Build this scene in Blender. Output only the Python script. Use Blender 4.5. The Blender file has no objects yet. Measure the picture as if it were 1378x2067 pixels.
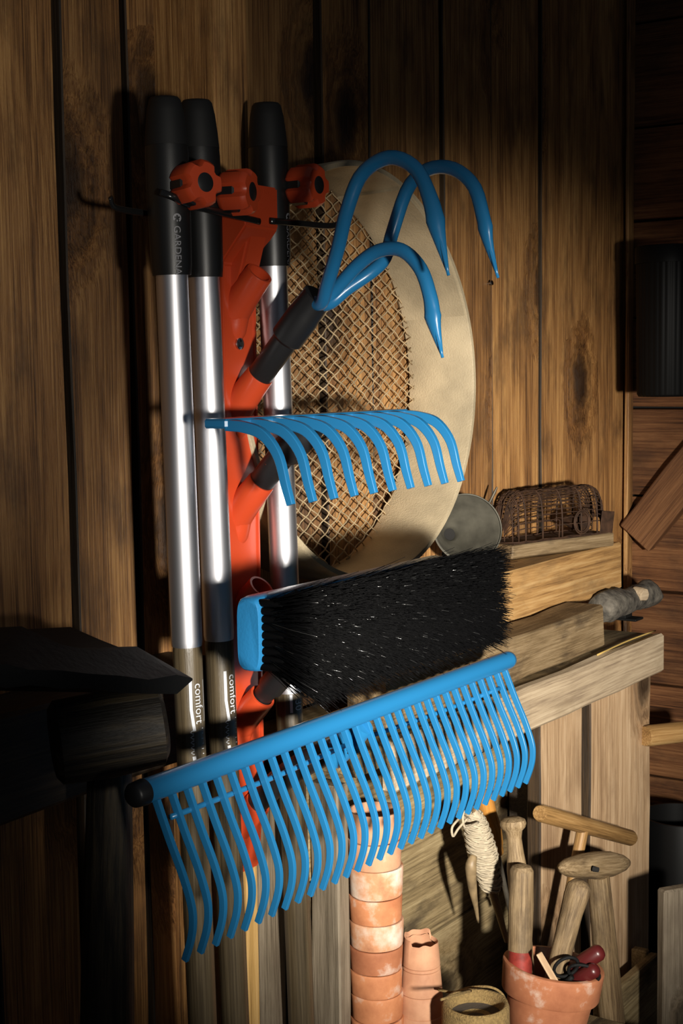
import bpy, bmesh, math, random
from mathutils import Vector, Matrix, noise
random.seed(7)
R = random.Random(11)
sc = bpy.context.scene
col = sc.collection

# ------------------------------------------------------------------ camera
# The shed's back wall is the plane Y = 0 (room at Y < 0); X runs along it, Z is up.
FPX, CX, CY = 2870.83, 689.0, 1033.5
YAW, PITCH, ROLL = math.radians(55), math.radians(5.6), math.radians(-0.8)
CD, CZ = 1.05, 1.40
FW = Vector((math.sin(YAW)*math.cos(PITCH), math.cos(YAW)*math.cos(PITCH), -math.sin(PITCH)))
_r = Vector((math.cos(YAW), -math.sin(YAW), 0)); _u = _r.cross(FW)
RT = _r*math.cos(ROLL) + _u*math.sin(ROLL)
UP = -_r*math.sin(ROLL) + _u*math.cos(ROLL)
CAM = Vector((0, -CD, CZ))
cd = bpy.data.cameras.new('camera'); cam = bpy.data.objects.new('camera', cd); col.objects.link(cam)
cd.sensor_fit = 'VERTICAL'; cd.sensor_height = 36; cd.sensor_width = 24; cd.lens = 50; cd.clip_start = .02
cam.matrix_world = Matrix((( RT.x, UP.x, -FW.x, CAM.x), (RT.y, UP.y, -FW.y, CAM.y), (RT.z, UP.z, -FW.z, CAM.z), (0,0,0,1)))
sc.camera = cam

# ------------------------------------------------------------------ light
w = bpy.data.worlds.new('world'); sc.world = w; w.use_nodes = True
w.node_tree.nodes['Background'].inputs[0].default_value = (.75, .85, 1, 1)
w.node_tree.nodes['Background'].inputs[1].default_value = .045
def spot(name, loc, target, energy, size_deg, blend, radius, color=(1,1,1)):
    l = bpy.data.lights.new(name, 'SPOT'); l.energy = energy; l.spot_size = math.radians(size_deg)
    l.spot_blend = blend; l.shadow_soft_size = radius; l.color = color
    o = bpy.data.objects.new(name, l); col.objects.link(o); o.location = loc
    o.rotation_euler = (Vector(target)-Vector(loc)).to_track_quat('-Z', 'Y').to_euler()
    return o
LAMP = (0.13, -1.60, 1.28)
spot('work_lamp', LAMP, (1.69, -.05, 1.03), 440, 36.5, 1, .05, (1, .94, .84))
spot('upper_left_fill', LAMP, (.87, 0, 1.64), 44, 35, 1, .05, (1, .94, .84))  # second spot added at the lamp's place to brighten the upper-left planks
sc.view_settings.view_transform = 'Standard'; sc.view_settings.look = 'None'
sc.view_settings.exposure = 0; sc.view_settings.gamma = 1; sc.view_settings.use_curve_mapping = False

# ------------------------------------------------------------------ placing helpers
def ray(px, py): return FW + RT*((px-CX)/FPX) - UP*((py-CY)/FPX)
def at_d(px, py, d): v = ray(px, py); return CAM + v*((CD-d)/v.y)
def at_u(px, py, u): v = ray(px, py); return CAM + v*(u/v.x)
def at_z(px, py, z): v = ray(px, py); return CAM + v*((z-CZ)/v.z)
def at_dep(px, py, dep): return CAM + ray(px, py)*dep
def depth(p): return (Vector(p)-CAM).dot(FW)
def pxm(p): return depth(p)/FPX          # metres per pixel at p
def W(u, d, z): return Vector((u, -d, z))

# ------------------------------------------------------------------ materials
MATS = {}
def new_mat(name):
    m = bpy.data.materials.new(name); m.use_nodes = True
    nt = m.node_tree; b = nt.nodes['Principled BSDF']; MATS[name] = m
    return m, nt, b
def N(nt, t, **k):
    n = nt.nodes.new(t)
    for a, v in k.items(): setattr(n, a, v)
    return n
def plain(name, c, rough=.5, metal=0, coat=0, spec=.5, var=0, vscale=30, bump=0, bscale=200):
    m, nt, b = new_mat(name)
    b.inputs['Base Color'].default_value = (*c, 1); b.inputs['Roughness'].default_value = rough
    b.inputs['Metallic'].default_value = metal; b.inputs['Coat Weight'].default_value = coat
    b.inputs['Specular IOR Level'].default_value = spec
    L = nt.links
    tc = N(nt, 'ShaderNodeTexCoord')
    if var:
        n = N(nt, 'ShaderNodeTexNoise'); n.inputs['Scale'].default_value = vscale; n.inputs['Detail'].default_value = 5
        L.new(tc.outputs['Object'], n.inputs['Vector'])
        r = N(nt, 'ShaderNodeValToRGB'); r.color_ramp.elements[0].position = .3; r.color_ramp.elements[1].position = .7
        r.color_ramp.elements[0].color = (*[x*(1-var) for x in c], 1); r.color_ramp.elements[1].color = (*[min(1, x*(1+var)) for x in c], 1)
        L.new(n.outputs['Fac'], r.inputs['Fac']); L.new(r.outputs['Color'], b.inputs['Base Color'])
    if bump:
        n = N(nt, 'ShaderNodeTexNoise'); n.inputs['Scale'].default_value = bscale; n.inputs['Detail'].default_value = 4
        L.new(tc.outputs['Object'], n.inputs['Vector'])
        bp = N(nt, 'ShaderNodeBump'); bp.inputs['Strength'].default_value = bump; bp.inputs['Distance'].default_value = .002
        L.new(n.outputs['Fac'], bp.inputs['Height']); L.new(bp.outputs['Normal'], b.inputs['Normal'])
    return m
def wood(name, dark, mid, light, axis='Z', fine=260, along=7, ring=28, rough=.62, bump=.5, knots=0, dirt=None, spec=.35, dirt_amt=.5):
    m, nt, b = new_mat(name); L = nt.links
    b.inputs['Roughness'].default_value = rough; b.inputs['Specular IOR Level'].default_value = spec
    tc = N(nt, 'ShaderNodeTexCoord'); oi = N(nt, 'ShaderNodeObjectInfo')
    off = N(nt, 'ShaderNodeVectorMath', operation='SCALE'); off.inputs[0].default_value = (3.1, 5.7, 4.3)
    L.new(oi.outputs['Random'], off.inputs['Scale'])
    add = N(nt, 'ShaderNodeVectorMath', operation='ADD'); L.new(tc.outputs['Object'], add.inputs[0]); L.new(off.outputs[0], add.inputs[1])
    if knots:
        sx = N(nt, 'ShaderNodeSeparateXYZ'); L.new(add.outputs[0], sx.inputs[0])
        cx = N(nt, 'ShaderNodeCombineXYZ'); L.new(sx.outputs['Y' if axis == 'Y' else 'X'], cx.inputs[0]); L.new(sx.outputs['Z'], cx.inputs[1])
        wob = N(nt, 'ShaderNodeTexNoise'); wob.inputs['Scale'].default_value = 40; L.new(add.outputs[0], wob.inputs['Vector'])
        sc2 = N(nt, 'ShaderNodeVectorMath', operation='MULTIPLY'); sc2.inputs[1].default_value = (knots, knots*.62, 1) if axis == 'Z' else (knots*.62, knots, 1)
        L.new(cx.outputs[0], sc2.inputs[0])
        wa = N(nt, 'ShaderNodeVectorMath', operation='MULTIPLY_ADD'); wa.inputs[1].default_value = (.12, .12, 0)
        L.new(wob.outputs['Color'], wa.inputs[0]); L.new(sc2.outputs[0], wa.inputs[2])
        kv = N(nt, 'ShaderNodeTexVoronoi', voronoi_dimensions='2D'); kv.inputs['Scale'].default_value = 1; kv.inputs['Randomness'].default_value = 1
        L.new(wa.outputs[0], kv.inputs['Vector'])
        sp = N(nt, 'ShaderNodeSeparateColor'); L.new(kv.outputs['Color'], sp.inputs[0])
        gt = N(nt, 'ShaderNodeMath', operation='GREATER_THAN'); gt.inputs[1].default_value = .5; L.new(sp.outputs[0], gt.inputs[0])
        bend = N(nt, 'ShaderNodeMapRange', interpolation_type='SMOOTHSTEP'); bend.inputs['From Max'].default_value = .42
        bend.inputs['To Min'].default_value = .030; bend.inputs['To Max'].default_value = 0
        L.new(kv.outputs['Distance'], bend.inputs['Value'])
        bm_ = N(nt, 'ShaderNodeMath', operation='MULTIPLY'); L.new(bend.outputs[0], bm_.inputs[0]); L.new(gt.outputs[0], bm_.inputs[1])
        cb = N(nt, 'ShaderNodeCombineXYZ')
        for q in range(3):
            if 'XYZ'[q] != axis: L.new(bm_.outputs[0], cb.inputs[q])
        ad2 = N(nt, 'ShaderNodeVectorMath', operation='ADD'); L.new(add.outputs[0], ad2.inputs[0]); L.new(cb.outputs[0], ad2.inputs[1])
        add = ad2
    def mp(s, l):
        n = N(nt, 'ShaderNodeMapping'); i = 'XYZ'.index(axis)
        v = [s, s, s]; v[i] = l; n.inputs['Scale'].default_value = v
        L.new(add.outputs[0], n.inputs['Vector']); return n
    # slow warp shared by the rings
    wn = N(nt, 'ShaderNodeTexNoise'); wn.inputs['Scale'].default_value = 1; wn.inputs['Detail'].default_value = 2
    L.new(mp(9, 2.2).outputs[0], wn.inputs['Vector'])
    f1 = N(nt, 'ShaderNodeTexNoise'); f1.inputs['Scale'].default_value = 1; f1.inputs['Detail'].default_value = 5; f1.inputs['Roughness'].default_value = .72
    L.new(mp(fine, along).outputs[0], f1.inputs['Vector'])
    f2 = N(nt, 'ShaderNodeTexNoise'); f2.inputs['Scale'].default_value = 1; f2.inputs['Detail'].default_value = 3
    L.new(mp(ring, 1.6).outputs[0], f2.inputs['Vector']); 
    # rings : sin(warp * k)
    mu = N(nt, 'ShaderNodeMath', operation='MULTIPLY'); mu.inputs[1].default_value = 60; L.new(wn.outputs['Fac'], mu.inputs[0])
    sn = N(nt, 'ShaderNodeMath', operation='SINE'); L.new(mu.outputs[0], sn.inputs[0])
    rs = N(nt, 'ShaderNodeMath', operation='MULTIPLY_ADD'); rs.inputs[1].default_value = .05; L.new(sn.outputs[0], rs.inputs[0]); L.new(f2.outputs['Fac'], rs.inputs[2])
    mx = N(nt, 'ShaderNodeMath', operation='MULTIPLY_ADD'); mx.inputs[1].default_value = .72; L.new(f1.outputs['Fac'], mx.inputs[0])
    hl = N(nt, 'ShaderNodeMath', operation='MULTIPLY'); hl.inputs[1].default_value = .38; L.new(rs.outputs[0], hl.inputs[0]); L.new(hl.outputs[0], mx.inputs[2])
    rp = N(nt, 'ShaderNodeValToRGB'); e = rp.color_ramp.elements
    e[0].position = .40; e[0].color = (*dark, 1); e[1].position = .68; e[1].color = (*light, 1)
    k = e.new(.54); k.color = (*mid, 1)
    L.new(mx.outputs[0], rp.inputs['Fac']); out = rp.outputs['Color']
    if knots:
        kr = N(nt, 'ShaderNodeValToRGB'); kr.color_ramp.elements[0].position = .07; kr.color_ramp.elements[1].position = .40
        kr.color_ramp.elements[0].color = (.10, .085, .07, 1); kr.color_ramp.elements[1].color = (1, 1, 1, 1)
        for pp, vv in ((.13, .30), (.17, .72), (.21, .48), (.27, .88), (.31, .70)): kk = kr.color_ramp.elements.new(pp); kk.color = (vv, vv*.94, vv*.88, 1)
        L.new(kv.outputs['Distance'], kr.inputs['Fac'])
        km = N(nt, 'ShaderNodeMix', data_type='RGBA', blend_type='MULTIPLY'); L.new(gt.outputs[0], km.inputs['Factor'])
        L.new(out, km.inputs['A']); L.new(kr.outputs['Color'], km.inputs['B']); out = km.outputs['Result']
    if dirt:
        dn = N(nt, 'ShaderNodeTexNoise'); dn.inputs['Scale'].default_value = 1; dn.inputs['Detail'].default_value = 5; dn.inputs['Roughness'].default_value = .6
        L.new(mp(22, 9).outputs[0], dn.inputs['Vector'])
        dr = N(nt, 'ShaderNodeValToRGB'); dr.color_ramp.elements[0].position = .5; dr.color_ramp.elements[1].position = .68
        dr.color_ramp.elements[1].color = (dirt_amt,)*3 + (1,)
        L.new(dn.outputs['Fac'], dr.inputs['Fac'])
        dm = N(nt, 'ShaderNodeMix', data_type='RGBA'); L.new(dr.outputs['Color'], dm.inputs['Factor'])
        L.new(out, dm.inputs['A']); dm.inputs['B'].default_value = (*dirt, 1); out = dm.outputs['Result']
    # plank to plank tone
    hv = N(nt, 'ShaderNodeHueSaturation'); vr = N(nt, 'ShaderNodeMapRange'); vr.inputs['To Min'].default_value = .82; vr.inputs['To Max'].default_value = 1.14
    L.new(oi.outputs['Random'], vr.inputs['Value']); L.new(vr.outputs[0], hv.inputs['Value']); L.new(out, hv.inputs['Color'])
    tn = N(nt, 'ShaderNodeMix', data_type='RGBA', blend_type='MULTIPLY'); tn.inputs['Factor'].default_value = 1
    L.new(hv.outputs['Color'], tn.inputs['A']); L.new(oi.outputs['Color'], tn.inputs['B'])
    L.new(tn.outputs['Result'], b.inputs['Base Color'])
    bp = N(nt, 'ShaderNodeBump'); bp.inputs['Strength'].default_value = bump; bp.inputs['Distance'].default_value = .0025
    L.new(mx.outputs[0], bp.inputs['Height']); L.new(bp.outputs['Normal'], b.inputs['Normal'])
    return m

OLD = ((.070, .029, .009), (.31, .147, .046), (.56, .31, .11))
wood('plank', *OLD, axis='Z', fine=480, along=6, knots=5.2, dirt=(.055, .028, .013), bump=.9, rough=.5, dirt_amt=.6)
wood('plank_edge_shade', (.012,.008,.005), (.03,.018,.009), (.06,.035,.016), axis='Z')  # dark side faces: the shade of the gaps put into the wood colour
wood('plank_x', (.06,.028,.011), (.20,.095,.036), (.33,.17,.07), axis='X', knots=5, dirt=(.04,.02,.01), bump=.8, rough=.55)
wood('plank_y', (.035,.014,.006), (.13,.052,.02), (.22,.10,.04), axis='Y', dirt=(.03,.015,.01), bump=.8, rough=.55)
wood('beam', (.20,.10,.035), (.45,.25,.09), (.60,.38,.165), axis='X', fine=200, along=6, bump=.6, dirt=(.16,.10,.05))
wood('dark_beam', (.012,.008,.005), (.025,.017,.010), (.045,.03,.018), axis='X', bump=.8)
wood('pale', (.24,.175,.115), (.42,.32,.21), (.55,.44,.30), axis='X', bump=.4, dirt=(.22,.155,.09))
wood('pale_z', (.24,.145,.075), (.42,.275,.155), (.55,.39,.24), axis='Z', bump=.5, knots=6, dirt=(.2,.12,.065))
wood('grey_z', (.075,.057,.037), (.17,.135,.092), (.26,.21,.15), axis='Z', bump=.6, knots=9, dirt=(.09,.065,.045))
wood('mossy', (.10,.07,.035), (.26,.19,.095), (.40,.31,.17), axis='X', bump=.5, knots=5, dirt=(.045,.032,.02), dirt_amt=.85)
wood('handle', (.085,.052,.025), (.20,.135,.068), (.32,.23,.13), axis='Z', fine=380, along=12, bump=.6, dirt=(.05,.033,.02), dirt_amt=.85)
wood('handle_warm', (.14,.075,.026), (.28,.155,.055), (.40,.245,.10), axis='Z', fine=350, along=9, bump=.25, rough=.45)
wood('varnished', (.40,.17,.035), (.55,.26,.06), (.62,.33,.09), axis='Z', fine=200, along=6, bump=.1, rough=.2, spec=.6)
wood('ash_dark', (.030,.022,.012), (.065,.048,.027), (.105,.08,.046), axis='Z', fine=420, along=6, bump=.25, rough=.33, spec=.6)
wood('brace_wood', (.035,.014,.007), (.14,.058,.022), (.23,.105,.042), axis='Z', bump=.8)
wood('yellow_lath', (.22,.12,.035), (.42,.25,.08), (.52,.33,.13), axis='Z', bump=.5)
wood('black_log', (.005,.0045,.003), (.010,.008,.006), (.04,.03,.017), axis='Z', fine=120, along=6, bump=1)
plain('orange', (.47, .053, .016), rough=.3, spec=.5, bump=.03, bscale=900)
plain('orange_knob', (.50, .058, .017), rough=.38, bump=.05, bscale=1200)
plain('blue', (.017, .165, .37), rough=.28, spec=.5)
plain('blue_matte', (.018, .165, .37), rough=.35, spec=.5, bump=.15, bscale=350)
plain('black_plastic', (.011, .011, .012), rough=.42, spec=.5)
plain('grip', (.008, .008, .008), rough=.40, spec=.55, bump=.04, bscale=1500)
plain('grip_cap', (.009, .009, .009), rough=.6, spec=.35)
plain('black_steel', (.01, .01, .01), rough=.22, spec=.6)
plain('bristle', (.0022, .0022, .0024), rough=.4, spec=.03)
plain('bristle_glint', (.02, .02, .02), rough=.18, spec=1)
plain('aluminium', (.74, .74, .78), rough=.44, metal=1)
plain('steel', (.6, .6, .62), rough=.2, metal=1)
plain('rust', (.055, .026, .013), rough=.75, metal=.3, var=.5, vscale=90)
plain('tin', (.10, .093, .072), rough=.55, metal=.4, var=.35, vscale=40)
plain('old_steel', (.13, .115, .09), rough=.5, metal=.7, var=.3, vscale=60)
plain('mesh_wire', (.42, .32, .19), rough=.5, metal=.25, var=.35, vscale=60)
plain('rim_wood', (.40, .325, .21), rough=.55, var=.30, vscale=14, bump=.35, bscale=420)
plain('white_print', (.62, .64, .68), rough=.5)
plain('grey_print', (.28, .28, .30), rough=.5)
plain('black_iron', (.005, .005, .005), rough=.7, spec=.2, bump=.5, bscale=120)
plain('black_bucket', (.004, .004, .004), rough=.5, spec=.12)
plain('dark', (.008, .007, .006), rough=.9)
plain('red_paint', (.22, .028, .020), rough=.45, var=.3, vscale=120)
plain('red_grip', (.075, .009, .009), rough=.35)
plain('twine', (.40, .335, .235), rough=.9, var=.2, vscale=160)
plain('jute', (.25, .165, .06), rough=.9, var=.3, vscale=300, bump=.8, bscale=500)
plain('bark', (.095, .083, .066), rough=.85, var=.75, vscale=70, bump=1, bscale=140)
plain('horn', (.24, .17, .09), rough=.5, var=.4, vscale=60)
plain('straw', (.50, .34, .10), rough=.6)
plain('earth', (.06, .045, .032), rough=.95, bump=1, bscale=80)
def terracotta(name, c, chalk=.5):
    m, nt, b = new_mat(name); L = nt.links; b.inputs['Roughness'].default_value = .7; b.inputs['Specular IOR Level'].default_value = .3
    tc = N(nt, 'ShaderNodeTexCoord'); oi = N(nt, 'ShaderNodeObjectInfo')
    off = N(nt, 'ShaderNodeVectorMath', operation='SCALE'); off.inputs[0].default_value = (7, 9, 5); L.new(oi.outputs['Random'], off.inputs['Scale'])
    add = N(nt, 'ShaderNodeVectorMath', operation='ADD'); L.new(tc.outputs['Object'], add.inputs[0]); L.new(off.outputs[0], add.inputs[1])
    a = N(nt, 'ShaderNodeTexNoise'); a.inputs['Scale'].default_value = 26; a.inputs['Detail'].default_value = 6; a.inputs['Roughness'].default_value = .62
    L.new(add.outputs[0], a.inputs['Vector'])
    r = N(nt, 'ShaderNodeValToRGB'); e = r.color_ramp.elements
    e[0].position = .3; e[0].color = (c[0]*.7, c[1]*.62, c[2]*.6, 1); e[1].position = chalk+.22; e[1].color = (.72, .62, .52, 1)
    k = e.new(chalk); k.color = (*c, 1)
    L.new(a.outputs['Fac'], r.inputs['Fac']); L.new(r.outputs['Color'], b.inputs['Base Color'])
    bp = N(nt, 'ShaderNodeBump'); bp.inputs['Strength'].default_value = .25; bp.inputs['Distance'].default_value = .001
    L.new(a.outputs['Fac'], bp.inputs['Height']); L.new(bp.outputs['Normal'], b.inputs['Normal'])
    return m
terracotta('terra', (.56, .225, .10), .56)
terracotta('terra_pale', (.58, .31, .18), .62)
terracotta('terra_deep', (.42, .16, .075), .57)

# ------------------------------------------------------------------ object helpers
def prop(o, label=None, cat=None, group=None, kind=None):
    for k, v in (('label', label), ('category', cat), ('group', group), ('kind', kind)):
        if v: o[k] = v
    return o
def thing(name, label, cat, loc, group=None):
    o = bpy.data.objects.new(name, None); col.objects.link(o); o.location = loc; o.empty_display_size = .03
    return prop(o, label, cat, group)
def mesh_obj(name, vs, fs, mat, root=None, loc=None, rot=None, smooth=True, label=None, auto=None):
    """vs in local coordinates when loc/rot is given, else in world coordinates"""
    if loc is None:
        c = Vector((0, 0, 0))
        for v in vs: c += Vector(v)
        c /= max(1, len(vs)); loc = c; vs = [Vector(v)-c for v in vs]
    me = bpy.data.meshes.new(name); me.from_pydata([tuple(v) for v in vs], [], fs); me.update()
    bm = bmesh.new(); bm.from_mesh(me); bmesh.ops.recalc_face_normals(bm, faces=bm.faces); bm.to_mesh(me); bm.free()
    return link(name, me, mat, root, loc, rot, smooth, label, auto)
def link(name, me, mat, root, loc, rot=None, smooth=True, label=None, auto=None):
    if not me.materials: me.materials.append(MATS[mat])
    if smooth:
        me.polygons.foreach_set('use_smooth', [True]*len(me.polygons))
        if auto is not None: me.set_sharp_from_angle(angle=math.radians(auto))
    o = bpy.data.objects.new(name, me); col.objects.link(o)
    if rot is not None: o.rotation_mode = 'QUATERNION'; o.rotation_quaternion = rot
    o.location = Vector(loc)
    if root is not None:
        base = Vector((0,0,0)); p = root
        while p is not None: base += p.location; p = p.parent
        o.parent = root; o.location = Vector(loc)-base
        # roots and mid-level parents that carry a rotation are undone here
        q = Matrix.Identity(3); p = root; chain = []
        while p is not None: chain.append(p); p = p.parent
        M = Matrix.Identity(4)
        for p in reversed(chain):
            rr = p.rotation_quaternion.to_matrix().to_4x4() if p.rotation_mode == 'QUATERNION' else p.rotation_euler.to_matrix().to_4x4()
            M = M @ Matrix.Translation(p.location) @ rr
        T = Matrix.Translation(Vector(loc)) @ (rot.to_matrix().to_4x4() if rot is not None else Matrix.Identity(4))
        Lm = M.inverted() @ T
        o.rotation_mode = 'QUATERNION'; o.location = Lm.to_translation(); o.rotation_quaternion = Lm.to_quaternion()
    if label: o['label'] = label
    return o
def box(name, lo, hi, mat, root=None, bevel=.002, jit=0, seg=1, axis=2, smooth=False, label=None):
    """world axis-aligned board; jit waves the long edges (seg cuts along axis)"""
    lo, hi = Vector(lo), Vector(hi); c = (lo+hi)/2; h = (hi-lo)/2; h = Vector([abs(x) for x in h])
    bm = bmesh.new(); bmesh.ops.create_cube(bm, size=2)
    for v in bm.verts: v.co = Vector((v.co.x*h.x, v.co.y*h.y, v.co.z*h.z))
    if seg > 1:
        es = [e for e in bm.edges if abs((e.verts[0].co-e.verts[1].co)[axis]) > h[axis]]
        bmesh.ops.subdivide_edges(bm, edges=es, cuts=seg-1, use_grid_fill=True)
        s = R.random()*50
        for v in bm.verts:
            for a in range(3):
                if a != axis: v.co[a] += jit*noise.noise((v.co[axis]*7+s, a*3.1+(v.co[3-axis-a] > 0)*5, (v.co[a] > 0)*9+s))
    if bevel: 
        es = [e for e in bm.edges if len(e.link_faces) == 2 and e.calc_face_angle(0) > .8]
        bmesh.ops.bevel(bm, geom=es, offset=bevel, segments=1, affect='EDGES', profile=.5)
    bmesh.ops.recalc_face_normals(bm, faces=bm.faces)
    me = bpy.data.meshes.new(name); bm.to_mesh(me); bm.free()
    return link(name, me, mat, root, c, None, smooth, label)
def frame_box(name, p0, p1, up, wd, ht, mat, root=None, bevel=.002, seg=1, jit=0, label=None):
    """squared timber from p0 to p1 (axis = local Z); up = direction of its height"""
    p0, p1 = Vector(p0), Vector(p1); z = (p1-p0); L = z.length; z.normalize()
    y = Vector(up); y = (y - z*y.dot(z)).normalized(); x = y.cross(z)
    rot = Matrix((( x.x, y.x, z.x), (x.y, y.y, z.y), (x.z, y.z, z.z))).to_quaternion()
    bm = bmesh.new(); bmesh.ops.create_cube(bm, size=1)
    for v in bm.verts: v.co = Vector((v.co.x*wd, v.co.y*ht, v.co.z*L))
    if seg > 1:
        es = [e for e in bm.edges if abs((e.verts[0].co-e.verts[1].co).z) > L*.5]
        bmesh.ops.subdivide_edges(bm, edges=es, cuts=seg-1, use_grid_fill=True)
        s = R.random()*50
        for v in bm.verts:
            v.co.x += jit*noise.noise((v.co.z*9+s, v.co.x*40, v.co.y*40)); v.co.y += jit*noise.noise((v.co.z*9+s, 7+v.co.x*40, v.co.y*40))
    if bevel:
        es = [e for e in bm.edges if len(e.link_faces) == 2 and e.calc_face_angle(0) > .8]
        bmesh.ops.bevel(bm, geom=es, offset=bevel, segments=1, affect='EDGES')
    bmesh.ops.recalc_face_normals(bm, faces=bm.faces)
    me = bpy.data.meshes.new(name); bm.to_mesh(me); bm.free()
    return link(name, me, mat, root, (p0+p1)/2, rot, False, label)
def lathe_data(prof, seg, caps=True, wob=0, seed=0):
    vs, fs = [], []
    for i, (z, r) in enumerate(prof):
        for j in range(seg):
            a = 2*math.pi*j/seg; k = 1
            if wob: k += wob*noise.noise((math.cos(a)*1.5+seed, math.sin(a)*1.5, z*25+seed))
            vs.append((r*k*math.cos(a), r*k*math.sin(a), z))
    for i in range(len(prof)-1):
        for j in range(seg):
            j2 = (j+1) % seg
            fs.append((i*seg+j, i*seg+j2, (i+1)*seg+j2, (i+1)*seg+j))
    if caps:
        fs.append(tuple(range(seg))[::-1]); fs.append(tuple((len(prof)-1)*seg+j for j in range(seg)))
    return vs, fs
def rod(name, p0, p1, prof, mat, root=None, seg=24, wob=0, label=None, auto=40, frac=True, caps=True):
    """turned piece between two points, prof = [(fraction along, radius)]"""
    p0, p1 = Vector(p0), Vector(p1); z = p1-p0; L = z.length if frac else 1
    rot = z.to_track_quat('Z', 'Y')
    if not isinstance(prof, (list, tuple)): prof = [(0, prof), (1, prof)]
    vs, fs = lathe_data([(t*L, r) for t, r in prof], seg, caps, wob, R.random()*30)
    return mesh_obj(name, vs, fs, mat, root, p0, rot, True, label, auto)
def resample(pts, n):
    """Catmull-Rom through pts, n points evenly in parameter"""
    P = [Vector(p) for p in pts]
    if len(P) == 2: return [P[0].lerp(P[1], i/(n-1)) for i in range(n)]
    Q = [P[0]*2-P[1]] + P + [P[-1]*2-P[-2]]; out = []; m = len(P)-1
    for i in range(n):
        t = i/(n-1)*m; k = min(int(t), m-1); t -= k; a, b, c, d = Q[k:k+4]
        out.append(.5*((2*b)+(c-a)*t+(2*a-5*b+4*c-d)*t*t+(3*b-a-3*c+d)*t**3))
    return out
def sweep_data(pts, radii, seg=10, ex=1.0, hint=None, closed=False):
    pw = lambda v: math.copysign(abs(v)**ex, v)
    """tube through pts; radii scalar / list; ex: (rx, ry) section when a list of pairs"""
    n = len(pts); vs, fs = [], []
    T = []
    for i in range(n):
        a = pts[(i-1) % n if closed else max(0, i-1)]; b = pts[(i+1) % n if closed else min(n-1, i+1)]
        t = (b-a); T.append(t.normalized() if t.length > 1e-9 else Vector((0,0,1)))
    h = Vector(hint) if hint else (Vector((0,0,1)) if abs(T[0].z) < .9 else Vector((1,0,0)))
    x = (h - T[0]*h.dot(T[0])).normalized()
    for i in range(n):
        x = (x - T[i]*x.dot(T[i])).normalized(); y = T[i].cross(x)
        r = radii[i] if isinstance(radii, (list, tuple)) else radii
        rx, ry = r if isinstance(r, (list, tuple)) else (r, r)
        for j in range(seg):
            a = 2*math.pi*j/seg
            vs.append(pts[i] + x*(rx*pw(math.cos(a))) + y*(ry*pw(math.sin(a))))
    for i in range(n if closed else n-1):
        i2 = (i+1) % n
        for j in range(seg):
            j2 = (j+1) % seg; fs.append((i*seg+j, i*seg+j2, i2*seg+j2, i2*seg+j))
    if not closed:
        fs.append(tuple(range(seg))[::-1]); fs.append(tuple((n-1)*seg+j for j in range(seg)))
    return vs, fs
def tube(name, pts, radii, mat, root=None, n=None, seg=10, hint=None, label=None, auto=None, closed=False):
    P = resample(pts, n) if n else [Vector(p) for p in pts]
    if isinstance(radii, (list, tuple)) and len(radii) != len(P):
        m = len(radii)-1; rr = []
        for i in range(len(P)):
            t = i/(len(P)-1)*m; k = min(int(t), m-1); t -= k; a, b = radii[k], radii[k+1]
            rr.append(a+(b-a)*t if not isinstance(a, (list, tuple)) else (a[0]+(b[0]-a[0])*t, a[1]+(b[1]-a[1])*t))
        radii = rr
    vs, fs = sweep_data(P, radii, seg, hint=hint, closed=closed)
    return mesh_obj(name, vs, fs, mat, root, smooth=True, label=label, auto=auto)
def join_data(items):
    V, Fc = [], []
    for v, f in items:
        o = len(V); V += list(v); Fc += [tuple(i+o for i in q) for q in f]
    return V, Fc
def extrude_uprof(name, prof, u0, u1, mat, root, bevel=.002, label=None):
    """prism: profile [(d, z)] pushed along the wall from u0 to u1"""
    bm = bmesh.new()
    a = [bm.verts.new(W(u0, d, z)) for d, z in prof]; b = [bm.verts.new(W(u1, d, z)) for d, z in prof]
    n = len(prof)
    bm.faces.new(a); bm.faces.new(b[::-1])
    for i in range(n): bm.faces.new((a[i], b[i], b[(i+1) % n], a[(i+1) % n]))
    bmesh.ops.recalc_face_normals(bm, faces=bm.faces)
    if bevel: bmesh.ops.bevel(bm, geom=[e for e in bm.edges if e.calc_face_angle(0) > .2], offset=bevel, segments=2, affect='EDGES')
    c = Vector((0,0,0))
    for v in bm.verts: c += v.co
    c /= len(bm.verts)
    for v in bm.verts: v.co -= c
    me = bpy.data.meshes.new(name); bm.to_mesh(me); bm.free()
    return link(name, me, mat, root, c, None, True, label, 30)
DG = None
def text_polys(s, size):
    cu = bpy.data.curves.new('t', 'FONT'); cu.body = s; cu.size = size; cu.resolution_u = 3
    o = bpy.data.objects.new('t', cu); col.objects.link(o)
    dg = bpy.context.evaluated_depsgraph_get(); dg.update()
    me = bpy.data.meshes.new_from_object(o.evaluated_get(dg))
    vs = [tuple(v.co) for v in me.vertices]; fs = [tuple(p.vertices) for p in me.polygons]
    bpy.data.objects.remove(o); bpy.data.curves.remove(cu); bpy.data.meshes.remove(me)
    return vs, fs
def ribbon(pts, wd):
    vs, fs = [], []
    for i, p in enumerate(pts):
        a = Vector(pts[max(0, i-1)]); b = Vector(pts[min(len(pts)-1, i+1)]); t = (b-a).normalized(); n = Vector((-t.y, t.x))
        q = Vector(p); vs += [(*(q+n*wd/2), 0), (*(q-n*wd/2), 0)]
        if i: fs.append((2*i-2, 2*i-1, 2*i+1, 2*i))
    return vs, fs
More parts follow.
